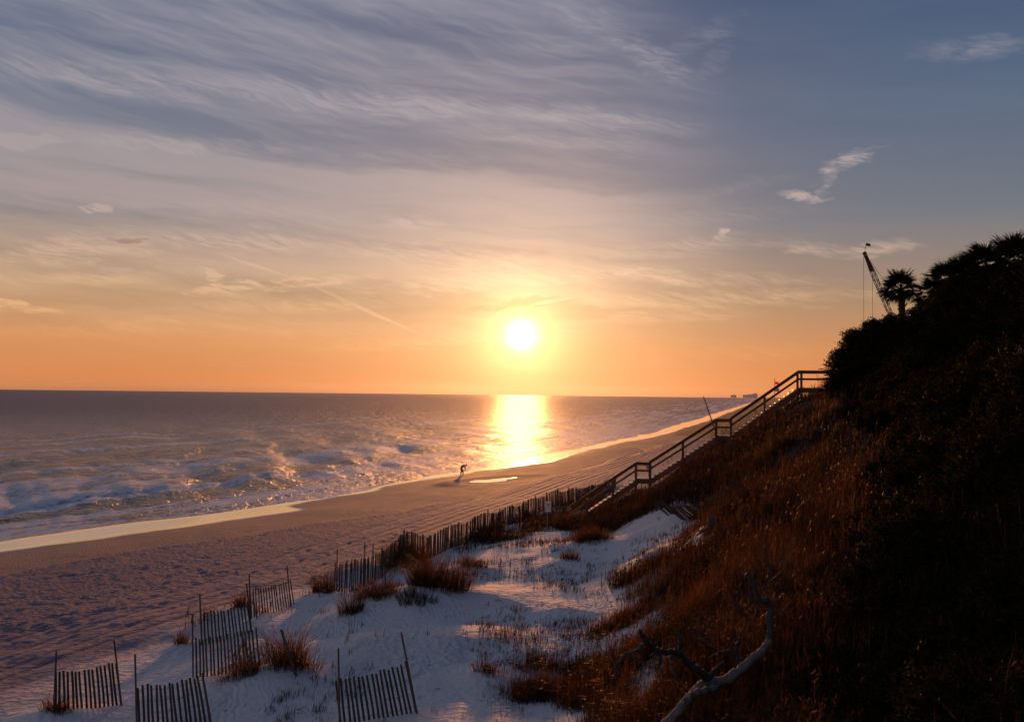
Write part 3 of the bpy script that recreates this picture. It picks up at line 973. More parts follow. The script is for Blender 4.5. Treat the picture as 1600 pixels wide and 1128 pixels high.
G = 'short sand fence panels in the near dunes'
fence_panel('leftmost short slat fence panel with a tall stake at each end', (86, 1114), (189, 1100), (86, 1050), (181, 1034), 16,
            [((83, 1112), (87, 1017)), ((189, 1102), (177, 999))], G)
fence_panel('slat fence panel cut by the bottom edge, second from the left', (218, 1142), (328, 1128), (216, 1071), (316, 1055), 16,
            [((214, 1144), (211, 1021)), ((330, 1130), (316, 1050))], G)
fence_panel('front one of the two overlapping slat fence panels', (307, 1057), (406, 1041), (306, 997), (400, 980), 18,
            [((303, 1057), (302, 958)), ((395, 1056), (381, 995))], G)
fence_panel('rear one of the two overlapping slat fence panels', (315, 1006), (392, 988), (313, 956), (386, 943), 15,
            [((314, 1007), (311, 928)), ((392, 987), (384, 911))], G)
fence_panel('rearmost short slat fence panel, right of the overlapping pair', (393, 966), (459, 944), (391, 920), (453, 905), 17,
            [((390, 966), (388, 896)), ((453, 948), (447, 883)), ((400, 966), (395, 938))], G)
fence_panel('nearest slat fence panel with a tall leaning stake on its right', (532, 1135), (650, 1113), (525, 1062), (633, 1035), 17,
            [((530, 1136), (528, 1012)), ((651, 1114), (626, 987))], G)

def long_fence():
    tops = FEN; H = FH
    pts = [Vector((p.x, p.y, 0)) for p in FEN_P]
    L = [0]
    for i in range(1, len(pts)): L.append(L[-1] + (pts[i] - pts[i - 1]).length)
    xs = [p.x for p in pts]; ys = [p.y for p in pts]
    base = Vector((pts[0].x, pts[0].y, gz(pts[0].x, pts[0].y)))
    root = empty('sand_fence', base, 'long wavy slat fence running along the dune foot towards the stairway', 'fence')
    n = int(L[-1] / .122); print('fence length', L[-1], [tuple(round(c, 1) for c in p) for p in pts[::4]])
    extra = MB()
    r_ = random.Random(5)
    rows = {k: [] for k in (.15, .5, .88)}
    S = np.linspace(0, L[-1], n)
    for i, s in enumerate(S):
        x = float(np.interp(s, L, xs)); y = float(np.interp(s, L, ys))
        x2 = float(np.interp(s + .05, L, xs)); y2 = float(np.interp(s + .05, L, ys))
        ang = math.atan2(y2 - y, x2 - x) if i < n - 1 else ang
        g = gz(x, y)
        hgt = H + .07 * math.sin(s * 1.3) + r_.uniform(-.05, .05)
        lean = Vector((r_.uniform(-.03, .03) + .02 * math.sin(s * .7), .0, 1)).normalized()
        if i >= 300:
            extra.bar(Vector((x, y, g - .1)) - base, Vector((x, y, g)) + lean * hgt - base, .038, .011, Vector((math.cos(ang), math.sin(ang), 0)))
            for k in rows: rows[k].append(Vector((x, y, g + hgt * k)) - base)
            continue
        o = obj('slat', slat_mesh(r_.randrange(8)), None, root)
        q = Vector((0, 0, 1)).rotation_difference(lean)
        o.matrix_local = Matrix.Translation(Vector((x, y, g - .18)) - base) @ q.to_matrix().to_4x4() @ Matrix.Rotation(ang * .55 + r_.uniform(-.45, .45), 4, 'Z') @ Matrix.Diagonal((1.0, 1, hgt + .18, 1))
        for k in rows: rows[k].append(Vector((x, y, g + hgt * k)) - base)
    if extra.v:
        tag(extra.build('slats', M['slat'], root), kind='stuff')
    for k, p in rows.items():
        MB().tube(p, .003, 4).build('wire', M['wire'], root)
    for s in (3.0, 5.2, 7.4, 9.6, 12, 14.3, 16.7, 19, 21.4, 23.8, 26.2, 28.5, 31, 33.5):
        if s > L[-1]: break
        x = float(np.interp(s, L, xs)) + .05; y = float(np.interp(s, L, ys)) - .05
        g = gz(x, y)
        o = obj('post', POST_ME, None, root)
        o.matrix_local = Matrix.Translation(Vector((x, y, g - .4)) - base) @ Matrix.Diagonal((1, 1, 1.62 + r_.uniform(-.1, .1), 1))
    for px, ty in ((527, 857), (570, 846), (583, 849), (626, 833)):
        i = min(range(len(tops)), key=lambda k: abs(tops[k][0] - px))
        py = np.interp(px, [t[0] for t in tops], [t[1] for t in tops])
        yy = float(np.interp(px, [t[0] for t in tops], [t[2] for t in tops])); P = at(px, py, yy); T = at(px, ty, P.y)
        g = gz(P.x, P.y)
        o = obj('stake', STAKE_ME, None, root)
        o.matrix_local = Matrix.Translation(Vector((P.x, P.y - .05, g - .4)) - base) @ Matrix.Diagonal((1, 1, T.z - g + .4, 1))
    return pts
LONG = long_fence()

def lone_stake(label, foot, top, r_=1.0):
    A = hit(*foot); B = at(*top, A.y)
    d = B - A; L = d.length; d.normalize()
    me = MB().tube([(0, 0, -.4), (0, 0, L * .5), (0, 0, L)], [.028 * r_, .027 * r_, .024 * r_], 7).me('stake')
    o = obj('stake', me, M['stake'])
    o.matrix_world = Matrix.Translation(A) @ Vector((0, 0, 1)).rotation_difference(d).to_matrix().to_4x4()
    return tag(o, label, 'stake')
lone_stake('bare wooden stake leaning left out of the large round grass clump', (463, 1056), (439, 983), 1.2)
lone_stake('single upright stake on the hummock in front of the long fence', (602, 933), (602, 891))

# broken fence lying on the slope
def fallen_fence():
    A = hit(1044, 806); B = hit(1178, 776)
    base = Vector(((A + B) / 2)); base.z = gz(base.x, base.y)
    root = empty('fallen_fence', base, 'fallen slat fence half buried in the grass of the slope', 'fence')
    n = 46
    for i in range(n):
        t = i / (n - 1)
        p = A.lerp(B, t); p = Vector((p.x, p.y, gz(p.x, p.y)))
        d = Vector((-.62, -.10, .52 + .1 * math.sin(t * 9))).normalized()
        o = obj('slat', slat_mesh(i % 8), None, root)
        o.matrix_local = Matrix.Translation(p - d * .25 - base) @ Vector((0, 0, 1)).rotation_difference(d).to_matrix().to_4x4() @ Matrix.Diagonal((1, 1, 1.15, 1))
    o = obj('stake', STAKE_ME, None, root)
    p = hit(1066, 792)
    d = (at(1054, 777, p.y) - p).normalized()
    o.matrix_local = Matrix.Translation(p - d * .3 - base) @ Vector((0, 0, 1)).rotation_difference(d).to_matrix().to_4x4() @ Matrix.Diagonal((1.2, 1.2, 1.0, 1))
fallen_fence()

# ------------------------------------------------------------------ signs, poles, flags
def notice_sign():
    foot = hit(855, 828)
    y = foot.y
    c = at(854.5, 791.5, y)
    wd = 9.0 * y / F; hg = 15.5 * y / F
    root = empty('notice_sign', foot, 'white notice sign with red heading on a thin post in the dune grass', 'sign', rz=R(-14))
    top = c.z - foot.z
    MB().tube([(0, .03, -.5), (0, .03, top + hg * .3)], .03, 8).build('post', M['metal'], root)
    pn = MB().box((0, 0, top), (wd, .012, hg)).build('panel', M['signwhite'], root)
    pn.rotation_euler = (0, R(2), 0)
    def line(z, ws, h_, mat, name):
        tot = sum(ws) + .012 * (len(ws) - 1); x = -tot / 2
        mb = MB()
        for w_ in ws:
            mb.box((x + w_ / 2, -.010, top + z), (w_, .004, h_)); x += w_ + .012
        mb.build(name, mat, pn)
    k = hg
    line(.32 * k, [.04, .035, .03, .04, .03, .04, .035], .075 * k * 1.3, M['signred'], 'red_heading')
    line(.16 * k, [.04, .045, .035, .045], .11 * k, M['signred'], 'red_heading')
    for z in (-.02, -.12, -.22, -.33):
        line(z * k, [.05, .03, .06, .04, .05], .03 * k, M['signgrey'], 'small_print')
notice_sign()

def back_sign():
    foot = SP(L1a[0] + .55, 3.0, 0); foot.z = gz(foot.x, foot.y)
    c = at(1008, 730, foot.y)
    root = empty('beach_sign', foot, 'small grey board on a post just behind the lower stair landing', 'sign', rz=R(-8))
    h_ = c.z - foot.z
    MB().box((0, .03, h_ / 2 - .2), (.09, .05, h_ + .7)).build('post', M['deckwood'], root)
    MB().box((0, -.01, h_), (.36, .02, .20)).build('board', M['signgrey'], root)
back_sign()

def leaning_pole():
    A = at(1116, 668, 57.5); A.z = min(A.z, gz(A.x, 57.5) + .0) if False else A.z
    B = at(1099, 619, 57.5)
    d = (B - A).normalized()
    g = gz(A.x, A.y)
    k = (A.z - g + .3) / d.z
    A2 = A - d * k
    L = (B - A2).length
    me = MB().tube([(0, 0, 0), (0, 0, L * .6), (0, 0, L)], [.045, .04, .03], 7).me('pole')
    o = obj('pole', me, M['stake'])
    o.matrix_world = Matrix.Translation(A2) @ Vector((0, 0, 1)).rotation_difference(d).to_matrix().to_4x4()
    tag(o, 'thin bare pole leaning left behind the middle stair landing', 'pole')
leaning_pole()

def cloth(w_, h_, seed, mat, parent, loc):
    nx, nz = 10, 6
    v = []; f = []
    for j in range(nz + 1):
        for i in range(nx + 1):
            u = i / nx; t = j / nz
            v.append((u * w_, .10 * w_ * math.sin(u * 7 + t * 2 + seed) * u, -t * h_ - .25 * u * h_ * u))
    for j in range(nz):
        for i in range(nx):
            a = j * (nx + 1) + i
            f.append((a, a + 1, a + nx + 2, a + nx + 1))
    me = mesh('flag', v, f, True, dict(rnd=np.full(len(v), .5)))
    return obj('flag', me, mat, parent, loc)

def flagpole():
    y = 108
    T = at(1210.5, 592, y)
    g = gz(T.x, y)
    base = Vector((T.x, y, g))
    root = empty('flagpole', base, 'thin beach flagpole flying two small flags, seen through the upper stair rails', 'flagpole')
    H = T.z - g
    MB().tube([(0, 0, -.3), (0, 0, H * .5), (0, 0, H)], [.05, .045, .035], 8).build('pole', M['metal'], root)
    MB().tube([(0, 0, H), (0, 0, H + .08)], [.05, .02], 8).build('finial', M['metal'], root)
    cloth(.52, .34, 0, M['flagred'], root, (.03, 0, H - .32))
    cloth(.52, .50, 2, M['flaggrey'], root, (.03, 0, H - 1.02))
flagpole()

# ------------------------------------------------------------------ crane
def crane():
    y = 170.0
    tip = at(1351, 396, y); mid = at(1384, 474, y)
    d = (mid - tip).normalized()
    g = gz(tip.x + 12, y)
    # boom foot on the machine
    k = (tip.z - (g + 2.2)) / -d.z
    foot = tip + d * k
    base = Vector((foot.x + 1.2, y, g))
    root = empty('lattice_crane', base, 'crawler crane whose red lattice boom rises behind the palms', 'crane')
    ax = (tip - foot).normalized(); L = (tip - foot).length
    sx = ax.cross(Vector((0, 1, 0))).normalized(); sy = Vector((0, 1, 0))
    def P(t, a, b): return foot + ax * (L * t) + sx * a + sy * b - base
    def half(t): return 0.34 * min(1, .35 + t * 6, .42 + (1 - t) * 4.2)
    ts = [i / 26 for i in range(27)]
    mb = MB()
    for a, b in ((1, 1), (1, -1), (-1, 1), (-1, -1)):
        mb.tube([P(t, a * half(t), b * half(t)) for t in ts], .06, 5)
    mb.build('boom_chord', M['cranepaint'], root)
    mb = MB()
    for i in range(26):
        t0, t1 = ts[i], ts[i + 1]; s = 1 if i % 2 else -1
        h0, h1 = half(t0), half(t1)
        for a in (1, -1):
            mb.tube([P(t0, a * h0, s * h0), P(t1, a * h1, -s * h1)], .04, 4)
            mb.tube([P(t0, s * h0, a * h0), P(t1, -s * h1, a * h1)], .04, 4)
    mb.build('boom_lacing', M['cranepaint'], root)
    # solid boom head
    h = half(.92)
    mb = MB()
    mb.bar(P(.86, 0, 0), P(.985, 0, 0), .60, .40, up=sy)
    mb.build('boom_head', M['cranepaint'], root)
    mb = MB()
    for b in (-.22, 0, .22):
        c = P(1.0, 0, b)
        mb.tube([c + Vector((0, -.06, 0)), c + Vector((0, .06, 0))], .32, 14)
    mb.build('sheave', M['cranedark'], root)
    tp = tip - base
    MB().tube([tp + Vector((0, 0, .2)), tp + Vector((.3, 0, 2.0))], .05, 5).build('staff', M['cranedark'], root)
    cloth(.85, .55, 1, M['cranedark'], root, tp + Vector((.3, 0, 2.0)))
    for q, bot in ((0.1, 8.0), (1.5, 6.0)):
        a = tp + Vector((q - .3 if q < 1 else q, 0, -.3 if q < 1 else -2.6))
        MB().tube([a, Vector((a.x, 0, bot))], .032, 5).build('hoist_cable', M['cranedark'], root)
    hb = MB().box((tp.x - .2, 0, 7.5), (.7, .5, 1.1)); hb.tube([(tp.x - .2, 0, 7.0), (tp.x - .2, 0, 6.4), (tp.x + .1, 0, 6.2)], .10, 6)
    hb.build('hook_block', M['cranedark'], root)
    # machine (stands behind the thicket)
    body = MB().box((1.2, 0, 2.6), (5.6, 3.0, 2.0)); body.box((3.6, 0, 2.4), (1.5, 3.2, 2.4))
    body.build('engine_house', M['cranepaint'], root)
    cb = MB().box((-1.9, -1.1, 2.6), (1.5, 1.2, 1.9)).build('cab', M['cranepaint'], root)
    MB().box((-2.67, -1.1, 2.9), (.03, 1.0, 1.0)).build('window', M['glass'], cb)
    for s in (-1, 1):
        tr = MB()
        ring = []
        for k in range(24):
            th = 2 * math.pi * k / 24
            ring.append((max(-2.6, min(2.6, 3.3 * math.cos(th))), .6 + .6 * math.sin(th)))
        for b in (-.4, .4):
            for X, Z in ring: tr.v.append((X + .8, s * 1.9 + b, Z))
        n = 24
        tr.f.append(tuple(range(n))[::-1]); tr.f.append(tuple(range(n, 2 * n)))
        for k in range(n): tr.f.append((k, (k + 1) % n, n + (k + 1) % n, n + k))
        tr.build('crawler_track', M['cranedark'], root)
    MB().bar((3.9, 0, 3.6), (2.2, 0, 7.6), .3, .3).build('gantry', M['cranepaint'], root)
    MB().tube([(2.2, 0, 7.6), tp], .035, 5).build('pendant_line', M['cranedark'], root)
crane()

# ------------------------------------------------------------------ far coast
def far_buildings():
    specs = [(1146, 3300, 18, 7, 'tiny far slab building standing alone on the horizon'),
             (1171, 3200, 44, 9, 'wide far apartment block on the horizon beside the upper stairs'),
             (1179, 3230, 18, 13, 'taller far block stepping up behind the wide one on the horizon')]
    for px, y, w_, h_, lab in specs:
        c = at(px, 620, y)
        g = 3.5
        root = empty('apartment_block', (c.x, y, g), lab, 'building', 'far buildings on the horizon')
        MB().box((0, 0, h_ / 2 - 1), (w_, 14, h_ + 2)).build('wall', M['concrete'], root)
        MB().box((w_ * .1, 0, h_ + .9), (w_ * .45, 8, 1.8)).build('roof_house', M['concrete'], root)
        for k in range(int(h_ // 3.2)):
            MB().box((0, -7.3, 2 + k * 3.2), (w_ * .92, .6, 1.1)).build('balcony', M['concrete'], root)
far_buildings()

# ------------------------------------------------------------------ grass
def blades(px, py, pz, h, lean_az, lean, width, seed, curve=.6):
    """ribbon blades as arrays: 2 segments, 5 verts, 3 tris each"""
    n = len(px)
    r_ = np.random.default_rng(seed)
    ca, sa = np.cos(lean_az), np.sin(lean_az)
    yaw = r_.uniform(0, np.pi, n)
    ux, uy = np.cos(yaw) * width / 2, np.sin(yaw) * width / 2
    l1 = lean * .35; l2 = lean * (1 + curve * .4)
    V = np.zeros((n, 5, 3), np.float32)
    V[:, 0] = np.stack([px - ux, py - uy, pz], -1); V[:, 1] = np.stack([px + ux, py + uy, pz], -1)
    mx, my, mz = px + ca * h * l1, py + sa * h * l1, pz + h * .55 * np.cos(lean * .5)
    V[:, 2] = np.stack([mx - ux * .75, my - uy * .75, mz], -1); V[:, 3] = np.stack([mx + ux * .75, my + uy * .75, mz], -1)
    V[:, 4] = np.stack([px + ca * h * l2, py + sa * h * l2, pz + h * np.maximum(.15, np.cos(lean * 1.1))], -1)
    b = (np.arange(n) * 5)[:, None]
    Fc = np.concatenate([b + np.array([0, 1, 3]), b + np.array([0, 3, 2]), b + np.array([2, 3, 4])], 0)
    rnd = np.repeat(r_.uniform(0, 1, n), 5)
    return V.reshape(-1, 3), Fc, rnd

def join(parts):
    vs, fs, rs = [], [], []; o = 0
    for v, f, r_ in parts:
        vs.append(v); fs.append(f + o); rs.append(r_); o += len(v)
    return np.concatenate(vs), np.concatenate(fs), np.concatenate(rs)

def dune_clumps():
    for i, (x, y, w_, h_, lab) in enumerate(_cl):
        r_ = np.random.default_rng(100 + i)
        n = int(np.clip(900 * w_ * w_ * .25 + 300 * w_, 90, 1900))
        rad = w_ / 2 * .8
        th = r_.uniform(0, 2 * np.pi, n); q = np.sqrt(r_.uniform(0, 1, n)) * rad
        lob = .72 + .55 * fbm(np.cos(th) * 2 + 9, np.sin(th) * 2 + 9, 600 + i, 2)
        dx, dy = q * np.cos(th) * lob * 1.0, q * np.sin(th) * lob * .9
        nc = 4; cx = r_.normal(0, rad * .55, nc); cy = r_.normal(0, rad * .5, nc); cs = r_.uniform(.35, .75, nc); wh = r_.integers(0, nc, n)
        far_ = r_.uniform(0, 1, n) < .62
        dx = np.where(far_, cx[wh] + dx * cs[wh], dx * 1.15); dy = np.where(far_, cy[wh] + dy * cs[wh], dy)
        bx, by = x + dx, y + dy
        bz = ground_z(bx, by) - .04
        hh = h_ * (1.15 - .45 * (q / rad) ** 2) * r_.uniform(.35, 1.2, n) * (.75 + .5 * fbm(bx * 3, by * 3, 700 + i, 2))
        le = np.abs(r_.normal(0, .30, n)) + .40 * (q / rad)
        la = th + r_.normal(0, .5, n)
        V, Fc, rn = blades(bx - x, by - y, bz - gz(x, y), hh, la, le, r_.uniform(.007, .015, n), 500 + i)
        o = obj('beach_grass_clump', mesh('grass_blades', V, Fc, False, dict(rnd=rn)), M['grassdark'], None, (x, y, gz(x, y)))
        tag(o, lab, 'grass clump', 'grass clumps on the near dunes')
dune_clumps()

def dune_grass():
    r_ = np.random.default_rng(11)
    parts = []
    # tufts over bluff and fence strip, thicker near the viewer
    N = 52000
    az = np.radians(r_.uniform(-20, 33, N)); rad = np.exp(r_.uniform(math.log(8), math.log(85), N))
    x = rad * np.sin(az); y = rad * np.cos(az)
    m_ = veg_mask(x, y)
    w = shore_w(x, y)
    sparse = sst(w, 31, 36) * (sst(fbm(x / 2.2, y / 2.2, 131, 3), .50, .64) * .30 * (1 + .9 * sst(x, -3, 0)) + .014)
    bx = (x - base_x(y)) * .95
    thin = np.where(bx > 14, .15, 1)
    thin = thin * (1 - .93 * scrub_zone(x, y))
    s_ = (x - ST_P.x) * ST_D.x + (y - ST_P.y) * ST_D.y; n_ = (x - ST_P.x) * ST_N.x + (y - ST_P.y) * ST_N.y
    thin = np.where((s_ > SB[0] - .4) & (s_ < TPb[0]) & (n_ > -.4) & (n_ < 1.7), 0, thin)
    patch = .30 + .70 * sst(fbm(x / 1.6, y / 1.6, 161, 3), .36, .56)
    keep = r_.uniform(0, 1, N) < (m_ * .75 * patch + sparse) * thin
    x, y, m_ = x[keep], y[keep], m_[keep]
    dist = np.hypot(x, y)
    nb = np.clip(28 * m_ + 7, 7, 28).astype(int)
    idx = np.repeat(np.arange(len(x)), nb)
    n = len(idx)
    sp = (.10 + .006 * dist[idx]) * (.30 + .70 * m_[idx])
    ox, oy = r_.normal(0, 1, n) * sp, r_.normal(0, 1, n) * sp
    X, Y = x[idx] + ox, y[idx] + oy
    Z = ground_z(X, Y, False) - .04
    hb = (.20 + .55 * fbm(X / 5, Y / 5, 141, 3)) * (.45 + .55 * m_[idx]) * r_.uniform(.55, 1.5, len(x))[idx]
    H = hb * r_.uniform(.45, 1.25, n) * 1.15
    la = np.arctan2(oy, ox) * .5 + r_.uniform(-1.2, 1.2, n)
    le = np.abs(r_.normal(.15, .38, n))
    wd = np.clip(.0045 + .00042 * dist[idx], .006, .03) * r_.uniform(.7, 1.3, n)
    parts.append(blades(X, Y, Z, H, la, le, wd, 12))
    print('grass blades', n)
    # tall seed stalks (sea oats)
    k = r_.uniform(0, 1, len(x)) < .26 * m_ * (1 - scrub_zone(x, y))
    X = np.repeat(x[k], 3) + r_.normal(0, .25, 3 * k.sum()); Y = np.repeat(y[k], 3) + r_.normal(0, .25, 3 * k.sum())
    Z = ground_z(X, Y, False); D = np.hypot(X, Y)
    H = r_.uniform(.7, 1.25, len(X)); le = np.abs(r_.normal(.10, .12, len(X))); la = r_.uniform(-.9, .9, len(X)) + math.pi * (r_.uniform(0, 1, len(X)) < .3)
    parts.append(blades(X, Y, Z, H, la, le, np.clip(.0035 + .0003 * D, .004, .016), 13, .9))
    parts[-1] = (parts[-1][0], parts[-1][1], .82 + .17 * parts[-1][2])
    # seed heads: short drooping blades near the tips
    rep = 5
    tx = np.repeat(X + np.cos(la) * H * le * 1.1, rep); ty = np.repeat(Y + np.sin(la) * H * le * 1.1, rep)
    tz = np.repeat(Z + H * .90 * np.cos(le), rep) + r_.uniform(-.14, .05, rep * len(X))
    parts.append(blades(tx, ty, tz, np.full(len(tx), .13) * r_.uniform(.6, 1.2, len(tx)), r_.uniform(0, 6.28, len(tx)), r_.uniform(.5, 1.3, len(tx)),
                        np.repeat(np.clip(.006 + .0004 * D, .008, .02), rep), 14))
    V, Fc, rn = join(parts)
    print('grass tris', len(Fc))
    o = obj('dune_grass', mesh('dune_grass', V, Fc, False, dict(rnd=rn)), M['grass'])
    tag(o, 'tawny sea oats and dune grass covering the slope and fence foot', 'grass', kind='stuff')
dune_grass()

# ------------------------------------------------------------------ shrubs
def shrub_meshes(seed, leafsize=.055, n_cl=80, per=52, flat=.75, tall=1.0):
    r_ = np.random.default_rng(seed)
    # clump centres in a dome of radius 1, height ~1
    c = r_.normal(0, 1, (n_cl, 3)); c /= np.linalg.norm(c, axis=1)[:, None]
    c *= (r_.uniform(.35, 1.0, n_cl) ** .5)[:, None] * r_.uniform(.72, 1.16, n_cl)[:, None]
    c[:, 2] = np.abs(c[:, 2]) * flat * 1.25 + .12
    if tall > 1:
        c[:, 2] = r_.uniform(.15, 1.0, n_cl) ** .8 * tall
        k_ = np.sqrt(np.clip(1.08 - (c[:, 2] / tall) ** 3, .05, 1)); c[:, 0] *= k_; c[:, 1] *= k_
    P = np.repeat(c, per, 0) + r_.normal(0, .095, (n_cl * per, 3))
    # sprays sticking out of the outline
    n_sp = 26
    tips = []
    for k in range(n_sp):
        d = r_.normal(0, 1, 3); d[2] = abs(d[2]) * .8 + .25; d /= np.linalg.norm(d)
        t = np.linspace(.70, 1.24, 22)[:, None]
        up_ = np.array([0, 0, (tall - 1) * r_.uniform(.3, 1.0)]) if tall > 1 else np.zeros(3)
        pts = d[None, :] * t * np.array([1, 1, flat * 1.2]) + up_ + r_.normal(0, .028, (22, 3))
        P = np.concatenate([P, pts]); tips.append((up_, d * np.array([1, 1, flat * 1.2])))
    n = len(P)
    a = r_.normal(0, 1, (n, 3)); a /= np.linalg.norm(a, axis=1)[:, None]
    b = np.cross(a, r_.normal(0, 1, (n, 3))); b /= np.linalg.norm(b, axis=1)[:, None]
    s = leafsize * r_.uniform(.6, 1.3, n)[:, None]
    V = np.stack([P - a * s, P + b * s * .45, P + a * s, P - b * s * .45], 1).reshape(-1, 3)
    Fq = np.arange(n * 4).reshape(-1, 4)
    rn = np.repeat(r_.uniform(0, 1, n), 4)
    leaves = mesh('foliage', V, Fq, False, dict(rnd=rn))
    leaves.materials.append(M['leaf'])
    mb = MB()
    for k in range(0, n_cl, 4):
        e = Vector(c[k]); q = Vector((e.x * .45 + r_.normal(0, .06), e.y * .45 + r_.normal(0, .06), e.z * .55))
        mb.tube([(e.x * .06, e.y * .06, -.25), q, e], [.028, .017, .006], 5)
    for d in tips:
        u_ = Vector(d[0]); d = Vector(d[1]); mb.tube([u_ + d * .35, u_ + d * .9, u_ + d * 1.25], [.014, .010, .006], 4)
    stems = mb.me('stem', True); stems.materials.append(M['bark'])
    return leaves, stems
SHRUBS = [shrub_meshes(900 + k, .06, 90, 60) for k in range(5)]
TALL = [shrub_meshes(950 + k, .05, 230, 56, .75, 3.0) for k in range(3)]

def shrub(loc, r, h, rz, k, label, group, tall=False):
    root = empty('scrub_shrub', loc, label, 'shrub', group, rz)
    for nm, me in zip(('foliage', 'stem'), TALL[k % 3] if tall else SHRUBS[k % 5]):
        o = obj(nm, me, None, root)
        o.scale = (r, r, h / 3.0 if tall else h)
    return root

def thicket():
    r_ = random.Random(77)
    # the crest of the thicket: pixel column, pixel height of its top, distance
    crest = [(1316, 548, 47.5, 1.0), (1336, 520, 47, 1.2), (1364, 505, 46.5, 1.3), (1392, 497, 46, 1.3), (1424, 500, 45, 1.3), (1440, 486, 44, 1.4), (1470, 462, 42.5, 1.5),
             (1500, 440, 41, 1.6), (1532, 424, 40, 1.6), (1566, 424, 38, 1.6), (1600, 416, 36, 1.6), (1640, 410, 34, 1.7), (1690, 405, 33, 1.8)]
    for i, (px, py, y, rad) in enumerate(crest):
        T = at(px, py, y); g = gz(T.x, y)
        h = max(.8, T.z - g) / .98
        shrub((T.x, y, g), rad, h, r_.uniform(0, 6), i, 'dark evergreen shrub on the crest of the black thicket beside the palms', 'shrubs on the crest of the bluff', True)
        # fill below the crest
        T2 = at(px + r_.uniform(-10, 18), py + 55, y - 2.0); g2 = gz(T2.x, T2.y)
        shrub((T2.x, T2.y, g2), rad * 1.1, max(.8, (T2.z - g2)), r_.uniform(0, 6), i + 2, 'dark evergreen shrub on the crest of the black thicket beside the palms', 'shrubs on the crest of the bluff', True)
    # the face of the bluff, right of the grassy spur
    n = 0; tries = 0
    pts = []
    lim = 0
    while n < 230 and tries < 9000:
        tries += 1
        py = r_.uniform(560, 1150); px = r_.uniform(1180, 1680)
        lim = np.interp(py, [560, 620, 700, 800, 880, 960, 1128], [1302, 1335, 1395, 1385, 1340, 1305, 1270])
        if px < lim + r_.uniform(-45, 45): continue
        P = hit(px, py)
        rad = r_.uniform(.55, 1.15) * float(np.interp(P.y, [8, 16, 25], [.55, .85, 1.25]))
        if px < lim + 60: rad *= .6
        if any((P.x - a) ** 2 + (P.y - b) ** 2 < (.42 * (rad + c)) ** 2 for a, b, c in pts): continue
        pts.append((P.x, P.y, rad))
        shrub((P.x, P.y, gz(P.x, P.y) - .05), rad, rad * r_.uniform(.8, 1.15), r_.uniform(0, 6), n,
              'dark scrub shrub ' + ('at the left edge of the shaded mass, next to the grassy spur' if px < lim + 70 else
                                     'in the black bottom right corner of the bluff' if py > 930 and px > 1400 else
                                     'low on the dark bluff, right of the dead tree' if py > 880 else
                                     'high on the dark bluff just below the crest thicket' if py < 680 else
                                     'in the middle of the shaded mass on the right-hand bluff face'), 'shrubs on the bluff face')
        n += 1
    for i, (px, py) in enumerate(((1180, 760), (1225, 700), (1150, 850), (1290, 690), (1240, 820), (1205, 905), (1120, 900), (1290, 900), (1080, 960), (1175, 985), (1320, 760), (1065, 1050), (1265, 1010))):
        P = hit(px, py); rad = r_.uniform(.28, .55)
        shrub((P.x, P.y, gz(P.x, P.y) - .08), rad, rad * r_.uniform(.7, 1.1), r_.uniform(0, 6), i, 'small low shrub half hidden in the tawny grass of the open slope', 'small shrubs in the slope grass')
    print('face shrubs', n, 'tries', tries)
thicket()

# ------------------------------------------------------------------ palms
def frond_mesh(seed):
    r_ = np.random.default_rng(seed)
    vs, fs = [], []
    def ribbon(pts, ws, nrm):
        b = len(vs)
        for p, w_ in zip(pts, ws):
            vs.append(p - nrm * w_); vs.append(p + nrm * w_)
        for i in range(len(pts) - 1):
            fs.append((b + 2 * i, b + 2 * i + 1, b + 2 * i + 3, b + 2 * i + 2))
    # petiole along +x, arching
    pt = [np.array([t * .75, 0, .10 * math.sin(t * 2.4) - .03 * t]) for t in np.linspace(0, 1, 5)]
    ribbon(pt, [.022, .018, .016, .014, .012], np.array([0, 1., 0]))
    ribbon(pt, [.014, .012, .010, .009, .008], np.array([0, 0, 1.]))
    c = pt[-1]
    n = 36
    for k in range(n):
        a = math.radians(-128 + 256 * k / (n - 1) + r_.normal(0, 2))
        L = .78 * (.72 + .28 * math.cos(a * .6)) * r_.uniform(.85, 1.08)
        dz = .10 * math.cos(3 * a)
        pts = []
        for t in (0, .35, .7, 1.0):
            droop = -.30 * t * t * r_.uniform(.6, 1.3)
            pts.append(c + np.array([math.cos(a) * L * t - .02 * t, math.sin(a) * L * t, dz * t + droop * L + .12 * t * abs(math.sin(a))]))
        nr = np.array([-math.sin(a), math.cos(a), .5]); nr /= np.linalg.norm(nr)
        ribbon(pts, [.012, .028, .020, .003], nr)
    v = np.array(vs)
    me = mesh('frond', v, np.array(fs), False, dict(rnd=np.full(len(v), .5)))
    me.materials.append(M['frond'])
    return me
FRONDS = [frond_mesh(40 + k) for k in range(4)]

def palm_trunk(h, seed):
    r_ = random.Random(seed)
    mb = MB()
    bend = r_.uniform(-.15, .15)
    pts = [(bend * (t ** 2), 0, -.4 + (h + .4) * t) for t in np.linspace(0, 1, 9)]
    mb.tube(pts, [.19, .17, .16, .155, .155, .16, .17, .18, .12], 10)
    # old leaf boots near the top
    for k in range(34):
        t = r_.uniform(.45, .97); th = r_.uniform(0, 6.28)
        p = Vector((bend * t * t, 0, h * t)); d = Vector((math.cos(th), math.sin(th), 0))
        mb.bar(p + d * .12, p + d * r_.uniform(.24, .32) + Vector((0, 0, r_.uniform(.16, .28))), .09, .03)
    return mb, bend

